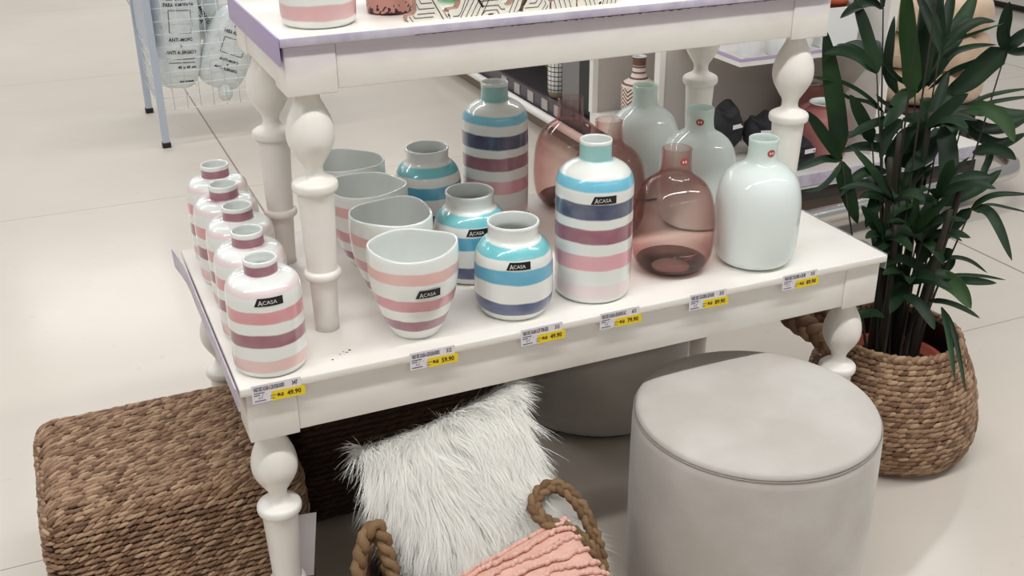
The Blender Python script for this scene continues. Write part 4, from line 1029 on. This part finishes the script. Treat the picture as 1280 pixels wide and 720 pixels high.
# ------------------------------------------------------------------ gondola shelf behind (runs away from the camera)
g = empty('shelf_gondola', (1.95, 3.4, 0), 'long shelf gondola with price rail running away behind the vases', 'shelf')
gx, gy = 1.95, 3.4
def part(nm, b, m, par=None, lab=None, bev=0, ox_=gx, oy_=gy):
    return obj(nm, box(b[0] - ox_, b[1] - ox_, b[2] - oy_, b[3] - oy_, b[4], b[5], bev=bev), m, par or g, smooth=False, label=lab)
part('kick_plate', (1.72, 2.30, 1.70, 5.4, 0, .085), KICK)
part('deck', (1.71, 2.30, 1.70, 2.125, .17, .20), SHELF_W)
part('deck', (1.71, 2.30, 2.15, 5.4, .095, .128), DARK, None, 'dark deck')
part('price_rail', (1.695, 1.709, 2.15, 5.4, .085, .158), DARK_RAIL)
part('price_rail', (1.695, 1.709, 1.70, 2.149, .15, .202), SHELF_W, None, 'white rail')
obj('bumper', tube([Vector((1.672 - gx, y - gy, .088)) for y in (1.64, 3, 5.4)], .017, 12), SHELF_W, g, label='white bumper rail')
part('back_panel', (2.28, 2.31, 2.15, 5.4, .13, 2.0), DARK, None, 'dark back panel')
part('end_panel', (1.70, 2.42, 1.66, 1.682, 0, 2.0), SHELF_G)
part('front_post', (1.690, 1.712, 1.652, 1.684, .2, 2.0), SHELF_W, None, 'white front post')
part('divider', (1.70, 2.27, 2.126, 2.148, 0, 2.0), SHELF_G)
part('front_post', (1.690, 1.712, 2.122, 2.150, .2, 2.0), SHELF_W, None, 'white front post')
part('dark_column', (1.72, 2.2, 2.155, 2.29, .13, 2.0), mat('black_column', (34, 33, 36), .5))
part('grey_column', (1.72, 2.2, 2.292, 2.44, .13, 2.0), mat('grey_column', (118, 116, 116), .5))
part('upper_shelf', (1.72, 2.27, 2.45, 5.4, .62, .64), DARK)
for i, y in enumerate((2.40, 2.52, 2.66, 2.80, 2.94)):
    part('shelf_ticket', (1.6915, 1.6948, y, y + .055, .105, .148), mat('ticket', (170, 164, 160), .5) if i == 0 else bpy.data.materials['ticket'])
GOLD = mat('gold_pack', (150, 130, 78), .35)
for i in range(7):
    y = 2.72 + i * .13
    bm = lathe([(.036, 0), (.038, .004), (.038, .20), (.03, .225), (.014, .24), (.014, .29)], 24, cap1=True)
    o = obj('slim_bottle', bm, GOLD if i % 2 else DARK, None, (2.0, y, .128), label=('dark' if i % 2 == 0 else 'gold') + ' slim bottle standing deep in the dark shelf bay behind the grid vase', cat='bottle', group='slim bottles on the dark shelf')
# black and white grid vase
def grid_mat():
    m = mat('black_white_grid', (230, 228, 222), .3); k = NT(m); b = k.n['Principled BSDF']
    tc = k.add('ShaderNodeTexCoord'); sp = k.add('ShaderNodeSeparateXYZ'); k.link(tc.outputs['Object'], sp.inputs[0])
    at = k.add('ShaderNodeMath', operation='ARCTAN2'); k.link(sp.outputs['Y'], at.inputs[0]); k.link(sp.outputs['X'], at.inputs[1])
    a1 = k.add('ShaderNodeMath', operation='PINGPONG'); a1.inputs[1].default_value = PI / 16; k.link(at.outputs[0], a1.inputs[0])
    c1 = k.add('ShaderNodeMath', operation='LESS_THAN'); c1.inputs[1].default_value = .035; k.link(a1.outputs[0], c1.inputs[0])
    a2 = k.add('ShaderNodeMath', operation='PINGPONG'); a2.inputs[1].default_value = .0095; k.link(sp.outputs['Z'], a2.inputs[0])
    c2 = k.add('ShaderNodeMath', operation='LESS_THAN'); c2.inputs[1].default_value = .0018; k.link(a2.outputs[0], c2.inputs[0])
    mx = k.add('ShaderNodeMath', operation='MAXIMUM'); k.link(c1.outputs[0], mx.inputs[0]); k.link(c2.outputs[0], mx.inputs[1])
    lo = k.add('ShaderNodeMath', operation='LESS_THAN'); lo.inputs[1].default_value = .028; k.link(sp.outputs['Z'], lo.inputs[0])
    m1 = k.add('ShaderNodeMix', data_type='RGBA'); k.link(mx.outputs[0], m1.inputs[0]); m1.inputs[6].default_value = lin((232, 230, 224)); m1.inputs[7].default_value = lin((24, 24, 28))
    m2 = k.add('ShaderNodeMix', data_type='RGBA'); k.link(lo.outputs[0], m2.inputs[0]); k.link(m1.outputs[2], m2.inputs[6]); m2.inputs[7].default_value = lin((190, 164, 130))
    k.link(m2.outputs[2], b.inputs['Base Color']); return m
vessel('grid_vase', [(.028, 0), (.034, .004), (.040, .02), (.042, .05), (.042, .14), (.038, .16), (.03, .17)], [(.027, .172), (.026, .165), (.034, .13), (.034, .02), (.01, .01)], grid_mat(), (1.79, 2.625, .128), 'black and white grid pattern vase with a tan foot on the dark shelf', 'vase', None)
def chevron_mat():
    m = mat('brown_white_pattern', (224, 210, 198), .5); k = NT(m); b = k.n['Principled BSDF']
    tc = k.add('ShaderNodeTexCoord'); sp = k.add('ShaderNodeSeparateXYZ'); k.link(tc.outputs['Object'], sp.inputs[0])
    at = k.add('ShaderNodeMath', operation='ARCTAN2'); k.link(sp.outputs['Y'], at.inputs[0]); k.link(sp.outputs['X'], at.inputs[1])
    a1 = k.add('ShaderNodeMath', operation='PINGPONG'); a1.inputs[1].default_value = PI / 8; k.link(at.outputs[0], a1.inputs[0])
    zz = k.add('ShaderNodeMath', operation='MULTIPLY_ADD'); zz.inputs[1].default_value = .055; k.link(a1.outputs[0], zz.inputs[0]); k.link(sp.outputs['Z'], zz.inputs[2])
    a2 = k.add('ShaderNodeMath', operation='PINGPONG'); a2.inputs[1].default_value = .0075; k.link(zz.outputs[0], a2.inputs[0])
    c2 = k.add('ShaderNodeMath', operation='LESS_THAN'); c2.inputs[1].default_value = .0036; k.link(a2.outputs[0], c2.inputs[0])
    ring = k.add('ShaderNodeMath', operation='PINGPONG'); ring.inputs[1].default_value = .010; k.link(sp.outputs['Z'], ring.inputs[0])
    c3 = k.add('ShaderNodeMath', operation='LESS_THAN'); c3.inputs[1].default_value = .0032; k.link(ring.outputs[0], c3.inputs[0])
    hi = k.add('ShaderNodeMath', operation='GREATER_THAN'); hi.inputs[1].default_value = .128; k.link(sp.outputs['Z'], hi.inputs[0])
    sel = k.add('ShaderNodeMix', data_type='FLOAT'); k.link(hi.outputs[0], sel.inputs[0]); k.link(c2.outputs[0], sel.inputs[2]); k.link(c3.outputs[0], sel.inputs[3])
    top = k.add('ShaderNodeMath', operation='GREATER_THAN'); top.inputs[1].default_value = .205; k.link(sp.outputs['Z'], top.inputs[0])
    mx = k.add('ShaderNodeMath', operation='MAXIMUM'); k.link(sel.outputs[0], mx.inputs[0]); k.link(top.outputs[0], mx.inputs[1])
    m1 = k.add('ShaderNodeMix', data_type='RGBA'); k.link(mx.outputs[0], m1.inputs[0]); m1.inputs[6].default_value = lin((226, 212, 202)); m1.inputs[7].default_value = lin((112, 76, 66))
    k.link(m1.outputs[2], b.inputs['Base Color']); return m
cm = chevron_mat()
pvz, _ = vessel('patterned_vase', [(.045, 0), (.056, .004), (.060, .02), (.062, .08), (.062, .125), (.058, .140), (.040, .152), (.029, .165), (.0245, .185), (.024, .225), (.027, .235)], [(.026, .237), (.02, .23), (.02, .18), (.05, .12), (.05, .02), (.01, .01)], cm, (1.80, 1.975, .20), 'brown and white carved pattern vase on the white shelf behind the glass vases', 'vase', 'patterned vases')
copy_tree(pvz, (1.905, 1.87, .20), 1.0, 'brown and white pattern vase half hidden by the white post')

# ------------------------------------------------------------------ end display facing the camera
e = empty('end_display', (2.2, 1.45, 0), 'white end display shelf with chrome bumper behind the palm', 'shelf')
ep = lambda nm, b, m, lab=None, bev=0: part(nm, b, m, e, lab, bev, 2.2, 1.45)
ep('plinth', (1.76, 2.70, 1.30, 1.655, 0, .10), KICK)
ep('dark_recess', (1.74, 2.72, 1.235, 1.655, .10, .148), mat('dark_recess', (54, 50, 50), .5), 'dark recess strip')
ep('deck', (1.735, 2.725, 1.22, 1.655, .149, .20), SHELF_W)
ep('edge_strip', (1.735, 2.725, 1.2165, 1.2195, .160, .198), LILAC_PALE, 'lilac price strip')
ep('upper_shelf', (1.758, 2.298, 1.30, 1.655, .548, .562), SHELF_W)
ep('edge_strip', (1.758, 2.298, 1.300, 1.306, .5625, .572), LILAC, 'lilac strip on the shelf edge')
ep('edge_strip', (1.758, 1.766, 1.307, 1.655, .5625, .572), LILAC, 'lilac strip on the shelf end')
ep('side_panel', (2.300, 2.335, 1.29, 1.655, .201, 1.3), SHELF_W)
P = [(1.60, 1.075, .105), (2.2, 1.115, .105), (2.72, 1.15, .105), (2.86, 1.20, .105), (2.92, 1.32, .105), (2.92, 1.47, .105)]
obj('chrome_bumper', tube([Vector(p) - Vector((2.2, 1.45, 0)) for p in spline(P, 6)], .027, 14), CHROME, e, label='chrome bumper rail')
P2 = [(1.9, 1.10, .10), (1.9, 1.30, .08)]
for x in (1.9, 2.6): obj('bumper_bracket', tube([Vector((x - 2.2, 1.11 + (x - 1.9) * .05 - 1.45, .10)), Vector((x - 2.2, 1.30 - 1.45, .09))], .012, 8), CHROME, e)
BLACK_CL = mat('black_cloth', (28, 29, 34), .75, bump=(40, .5))
def pouch(loc, s, label, rz):
    t = empty('black_pouch', loc, label, 'bag', 'black pouches on the end display', rz)
    bm = bmesh.new(); bmesh.ops.create_icosphere(bm, subdivisions=4, radius=1)
    for v in bm.verts:
        c = v.co; k_ = 1 + .10 * math.sin(5 * c.x + 3 * c.z) + .08 * math.sin(7 * c.y + 4 * c.x) + .05 * math.sin(11 * c.z)
        z = (c.z * .5 + .5) ** .8
        v.co = Vector((c.x * s[0] * k_, c.y * s[1] * k_, z * s[2] * (1 + .08 * math.sin(6 * c.x))))
    obj('pouch_body', bm, BLACK_CL, t)
    obj('paper_label', box(-.022, .022, -s[1] * 1.12, -s[1] * 1.12 + .001, s[2] * .62, s[2] * .62 + .014), CARD, t, smooth=False, label='white paper label')
pouch((1.835, 1.47, .2), (.062, .055, .185), 'tallest black cloth pouch with a white label behind the milky vases', .2)
pouch((1.962, 1.44, .2), (.058, .055, .145), 'black cloth pouch in the middle behind the milky vases', -.3)
pouch((2.005, 1.30, .2), (.055, .052, .095), 'smallest black cloth pouch on the end display', .1)
PK = mat('pink_clay', (166, 108, 103), .45, noise=(12, (154, 98, 94), .4, .7))
vessel('pink_jug', [(.055, 0), (.075, .006), (.084, .05), (.084, .10), (.076, .135), (.06, .155), (.05, .165), (.055, .18)], [(.052, .182), (.046, .17), (.05, .155), (.07, .12), (.07, .02), (.01, .01)], PK, (2.105, 1.40, .20) if False else (2.150, 1.36, .20), 'dusky pink clay pot left of two behind the riser leg', 'pot', 'pink pots')
vessel('pink_jug', [(.055, 0), (.078, .006), (.086, .06), (.086, .13), (.074, .16), (.052, .180), (.044, .192), (.046, .2)], [(.043, .202), (.038, .195), (.042, .18), (.07, .14), (.07, .02), (.01, .01)], PK, (2.215, 1.475, .20) if False else (2.208, 1.53, .20), 'taller dusky pink clay pot behind the other pink pot', 'pot', 'pink pots')
# upper shelf goods
WP = mat('white_planter', (226, 228, 226), .35)
t = empty('white_planter', (2.165, 1.42, .562), 'white square planter on the end display shelf', 'planter')
bm = bmesh.new()
n = 4; outer = [(-.075, -.075), (.075, -.075), (.075, .075), (-.075, .075)]
a = [bm.verts.new((x * .94, y * .94, 0)) for x, y in outer]; b_ = [bm.verts.new((x, y, .125)) for x, y in outer]; c_ = [bm.verts.new((x * .92, y * .92, .125)) for x, y in outer]; d_ = [bm.verts.new((x * .88, y * .88, .02)) for x, y in outer]
for lo, hi in ((a, b_), (b_, c_), (c_, d_)):
    for i in range(4): bm.faces.new((lo[i], lo[(i + 1) % 4], hi[(i + 1) % 4], hi[i]))
bm.faces.new(a[::-1]); bm.faces.new(d_)
bmesh.ops.bevel(bm, geom=[ed for ed in bm.edges], offset=.003, segments=2, affect='EDGES')
sharp(obj('planter_body', bm, WP, t), 40)
obj('inner_pot', lathe([(.045, .02), (.055, .13), (.060, .131), (.060, .155), (.054, .155), (.05, .10), (.01, .1)], 32, cap1=True), TERRA, t, label='orange inner pot')
for i, (x, y, r, h, l) in enumerate([(1.83, 1.36, .035, .06, 'small white cup leftmost on the end display shelf'), (1.93, 1.35, .040, .075, 'small white cup second from the left on the end display shelf'), (2.03, 1.37, .036, .07, 'small white cup beside the square planter')]):
    vessel('white_cup', [(r * .7, 0), (r * .9, .003), (r, h * .4), (r, h)], [(r * .95, h + .001), (r * .88, h * .8), (r * .8, .012), (.01, .008)], WP, (x, y, .562), l, 'cup', 'white cups on the shelf')

# ------------------------------------------------------------------ tufted cushions on a brown stand, right background
BEIGE = mat('beige_plush', (208, 184, 158), .9, noise=(20, (194, 168, 142), .4, .7), sheen=.3)
def tufted(z, R, h, label, rz):
    t = empty('tufted_cushion', (2.965, 1.80, z), label, 'cushion', 'beige tufted cushions', rz)
    bm = bmesh.new(); n = 64; prof = [(.02, 0), (.7, .02), (.93, .15), (1, .5), (.93, .85), (.7, .97), (.35, .98), (.02, .86)]
    lathe([(p.x * R, p.y * h) for p in spline([(a, b) for a, b in prof], 5)], n, bm=bm, cap1=True,
          warp=lambda x, y, zz, a, r: (x * (1 - .06 * abs(math.cos(4 * a)) ** 6 * min(1, r / R)), y * (1 - .06 * abs(math.cos(4 * a)) ** 6 * min(1, r / R)), zz - .018 * abs(math.cos(4 * a)) ** 6 * (zz > h * .5)))
    obj('cushion_body', bm, BEIGE, t)
    obj('button', lathe([(.022, 0), (.022, .006), (.012, .011), (.002, .012)], 20, cap1=True), BEIGE, t, (0, 0, h * .86))
tufted(.202, .235, .135, 'beige tufted floor cushion lowest of the stack behind the palm', 0)
tufted(.335, .235, .135, 'beige tufted floor cushion in the middle of the stack behind the palm', .4)
tufted(.468, .23, .135, 'beige tufted floor cushion topmost of the stack behind the palm', .8)
BRW = mat('dark_brown_wood', (62, 40, 30), .55)
t = empty('slatted_stand', (2.965, 1.80, 0), 'dark brown slatted stand under the beige cushions', 'stand')
obj('stand_top', lathe([(.23, .175), (.24, .178), (.24, .2), (.01, .2)], 48, cap1=True), BRW, t)
for i in range(14):
    a = 2 * PI * i / 14; obj('slat', box(-.018, .018, -.006, .006, .0, .176), BRW, t, (.215 * math.cos(a), .215 * math.sin(a), 0), rotz=a + PI / 2, smooth=False)
# far shelf foot
f_ = empty('far_shelf', (6.0, 4.2, 0), 'far dark red shelf base with a chrome edge at the upper right', 'shelf')
mf = part('base_box', (5.45, 7.0, 3.2, 5.6, .03, .16), mat('dark_red', (92, 48, 44), .5), f_, None, 0, 6.0, 4.2)
part('chrome_edge', (5.40, 5.448, 3.15, 5.6, .05, .12), CHROME, f_, 'chrome edge', 0, 6.0, 4.2)
part('plinth', (5.47, 7.0, 3.22, 5.6, 0, .03), DARK, f_, None, 0, 6.0, 4.2)

# ------------------------------------------------------------------ lights: rows of fluorescent tubes on the shop ceiling, pale surroundings
w = bpy.data.worlds.new('shop'); sc.world = w; w.use_nodes = True
bg = w.node_tree.nodes['Background']; bg.inputs['Color'].default_value = (1.0, .995, .985, 1); bg.inputs['Strength'].default_value = WORLD
def tube_light(x, y, z, L, P, wd=.16):
    l = bpy.data.lights.new('fluorescent_tube', 'AREA'); l.shape = 'RECTANGLE'; l.size = L; l.size_y = wd; l.energy = P; l.color = (1.0, .995, .985)
    o = bpy.data.objects.new('fluorescent_tube', l); COL.objects.link(o); o.location = (x, y, z)
    return o
for y, P in ROWS:
    for x in (-2.2, .5, 3.2): tube_light(x, y, 3.0, 2.4, P)

# ------------------------------------------------------------------ camera
F_PX = 1369.57; pitch, yaw, roll = .4375, .4086, -.0085
cy, sy = math.cos(yaw), math.sin(yaw)
fwd = Vector((sy * math.cos(pitch), cy * math.cos(pitch), -math.sin(pitch))); right = Vector((cy, -sy, 0)); up = right.cross(fwd)
r2 = right * math.cos(roll) + up * math.sin(roll); u2 = up * math.cos(roll) - right * math.sin(roll)
cd = bpy.data.cameras.new('camera'); cd.sensor_width = 36; cd.sensor_fit = 'HORIZONTAL'; cd.lens = F_PX / 1280 * 36; cd.clip_start = .02
cam = bpy.data.objects.new('camera', cd); COL.objects.link(cam)
M = Matrix((r2, u2, -fwd)).transposed().to_4x4(); M.translation = CAMV; cam.matrix_world = M
sc.camera = cam
sc.view_settings.view_transform = 'Standard'; sc.view_settings.look = 'None'; sc.view_settings.exposure = EXPO; sc.view_settings.gamma = 1
sc.view_settings.use_curve_mapping = False
cy_ = sc.cycles
cy_.use_denoising = True; cy_.max_bounces = 8; cy_.transparent_max_bounces = 24; cy_.caustics_reflective = False; cy_.caustics_refractive = False
cy_.sample_clamp_indirect = 6
